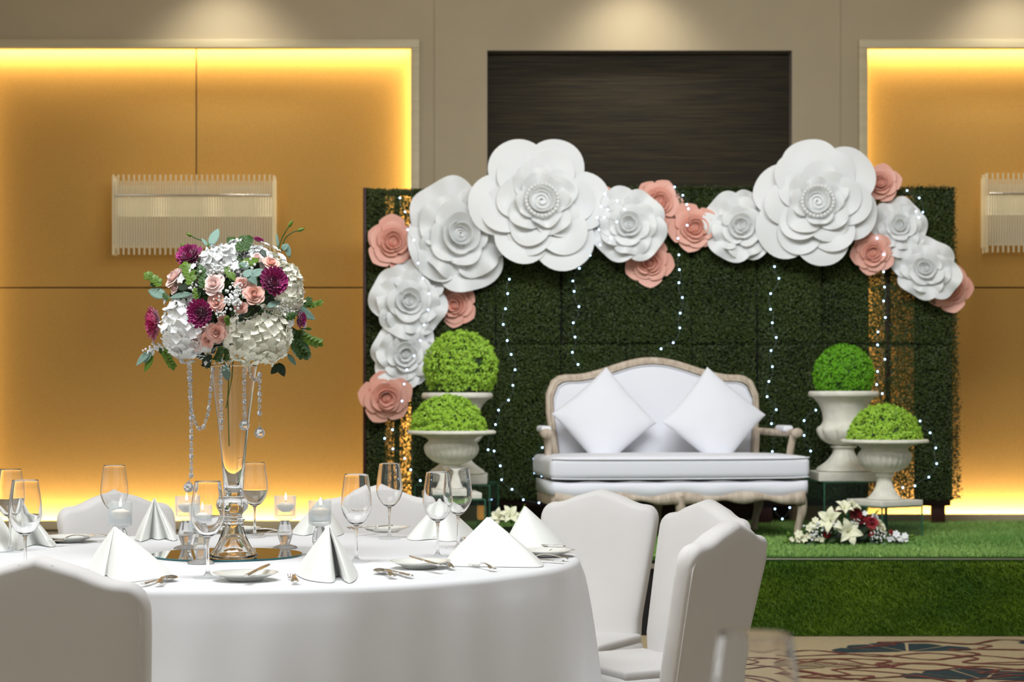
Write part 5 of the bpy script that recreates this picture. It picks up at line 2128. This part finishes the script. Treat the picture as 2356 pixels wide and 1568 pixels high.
t, q, pm = stage_flowers(1950, 10.15, 'low spray of white lilies and red roses on the green stage floor')
for (px, py, R_, nn, sd) in ((1950, 1225, 36, (.1, -.9, .25), 1), (1912, 1200, 36, (-.35, -.8, .45), 2), (1942, 1172, 26, (.05, -.6, .7), 3), (1962, 1168, 22, (.5, -.4, .7), 4)):
    lily(t, q(px, py, -.06), R_ / pm, nn, sd)
for (px, py, R_, sd) in ((2006, 1200, 17, 1), (1903, 1228, 9, 2), (2001, 1224, 9, 3), (2052, 1224, 7, 4), (1928, 1180, 9, 8), (1908, 1186, 7, 5)):
    small_rose(t, q(px, py, -.05), R_ / pm, (.1 * (sd - 2), -1, .4), MT['petal_red'], sd, detail=0)
for (px, py, R_, sd) in ((1968, 1185, 16, 1), (1982, 1196, 13, 2), (1972, 1176, 9, 3)):
    mum(t, q(px, py, -.05), R_ / pm, (.1, -1, .5), MT['petal_red'], sd, 'carnation')
for (px, py, R_, m, sd) in ((2026, 1206, 15, 'petal_lily', 3), (2015, 1190, 12, 'petal_white', 4), (2032, 1215, 11, 'petal_lily', 5)):
    small_rose(t, q(px, py, -.03), R_ / pm, (.6, -.8, .4), MT[m], sd, detail=0)
r2 = random.Random(3)
for (px, py, R_) in ((1870, 1208, 12), (1876, 1196, 10), (1862, 1214, 12), (1838, 1228, 13), (1850, 1238, 12), (1836, 1240, 10), (1860, 1232, 10), (1878, 1236, 11), (1890, 1240, 9),
                     (2062, 1228, 11), (2068, 1236, 11), (2056, 1238, 9), (2082, 1232, 10), (2074, 1240, 8), (2046, 1240, 8), (1822, 1240, 8), (1990, 1180, 8), (2084, 1240, 8)):
    s = R_ / pm
    link('freesia', floret_mesh(MT['petal_lily'] if px < 1950 else MT['petal_white'], True, 6), t, q(px, py, -.06), axis_rot((r2.uniform(-.5, .5), -1, .5), r2.uniform(0, 6)), (s, s, s * 1.3))
baby_breath(t, q(1880, 1222, -.07), .03, 40, 21, size=.006)
baby_breath(t, q(1922, 1210, -.10), .012, 22, 22, size=.006)
baby_breath(t, q(2024, 1232, -.07), .025, 40, 23, size=.005)
baby_breath(t, q(1968, 1202, -.07), .015, 16, 24, size=.005)
for (x0, y0, x1, y1, w_, m) in ((1945, 1200, 1932, 1176, 9, 'leaf'), (1950, 1190, 1975, 1168, 5, 'leaf'), (1990, 1220, 1975, 1246, 14, 'leaf_dark'), (1860, 1243, 1890, 1246, 5, 'leaf'),
                                (2000, 1235, 2020, 1246, 10, 'leaf_dark'), (1990, 1180, 2000, 1162, 3, 'leaf_lime'), (2010, 1185, 2024, 1170, 3, 'leaf_lime'), (2035, 1240, 2060, 1246, 5, 'leaf'),
                                (1985, 1205, 1980, 1235, 14, 'leaf_dark')):
    a, b = q(x0, y0, -.05), q(x1, y1, -.06)
    leaf(t, a, b - a, (b - a).length, w_ / pm, MT[m])
for (x0, y0, x1, y1) in ((1818, 1236, 1812, 1222), (1826, 1242, 1808, 1240), (1818, 1244, 1800, 1246), (2090, 1234, 2104, 1230), (2090, 1240, 2106, 1238), (1832, 1240, 1822, 1236)):
    a, b = q(x0, y0, -.05), q(x1, y1, -.05)
    G().add(*tube([a, a.lerp(b, .4), a.lerp(b, .8), b], [.003, .009, .009, .003], 6)).make('flower_bud', MT['leaf_lime'], t)

t, q, pm = stage_flowers(1165, 10.15, 'white lilies on the stage floor peeking over the right folded napkins', False)
for (px, py, R_, nn, sd) in ((1150, 1192, 26, (-.4, -.8, .6), 6), (1172, 1190, 30, (.2, -.7, .6), 7), (1200, 1200, 26, (.5, -.7, .6), 8)):
    lily(t, q(px, py, -.04), R_ / pm, nn, sd)
a, b = q(1177, 1205, 0), q(1177, 1161, 0)
leaf(t, a, b - a, (b - a).length, 3 / pm, MT['leaf_lime'])
a, b = q(1192, 1205, 0), q(1208, 1158, 0)
leaf(t, a, b - a, (b - a).length, 6 / pm, MT['leaf_lime'])
bpy.context.view_layer.update()
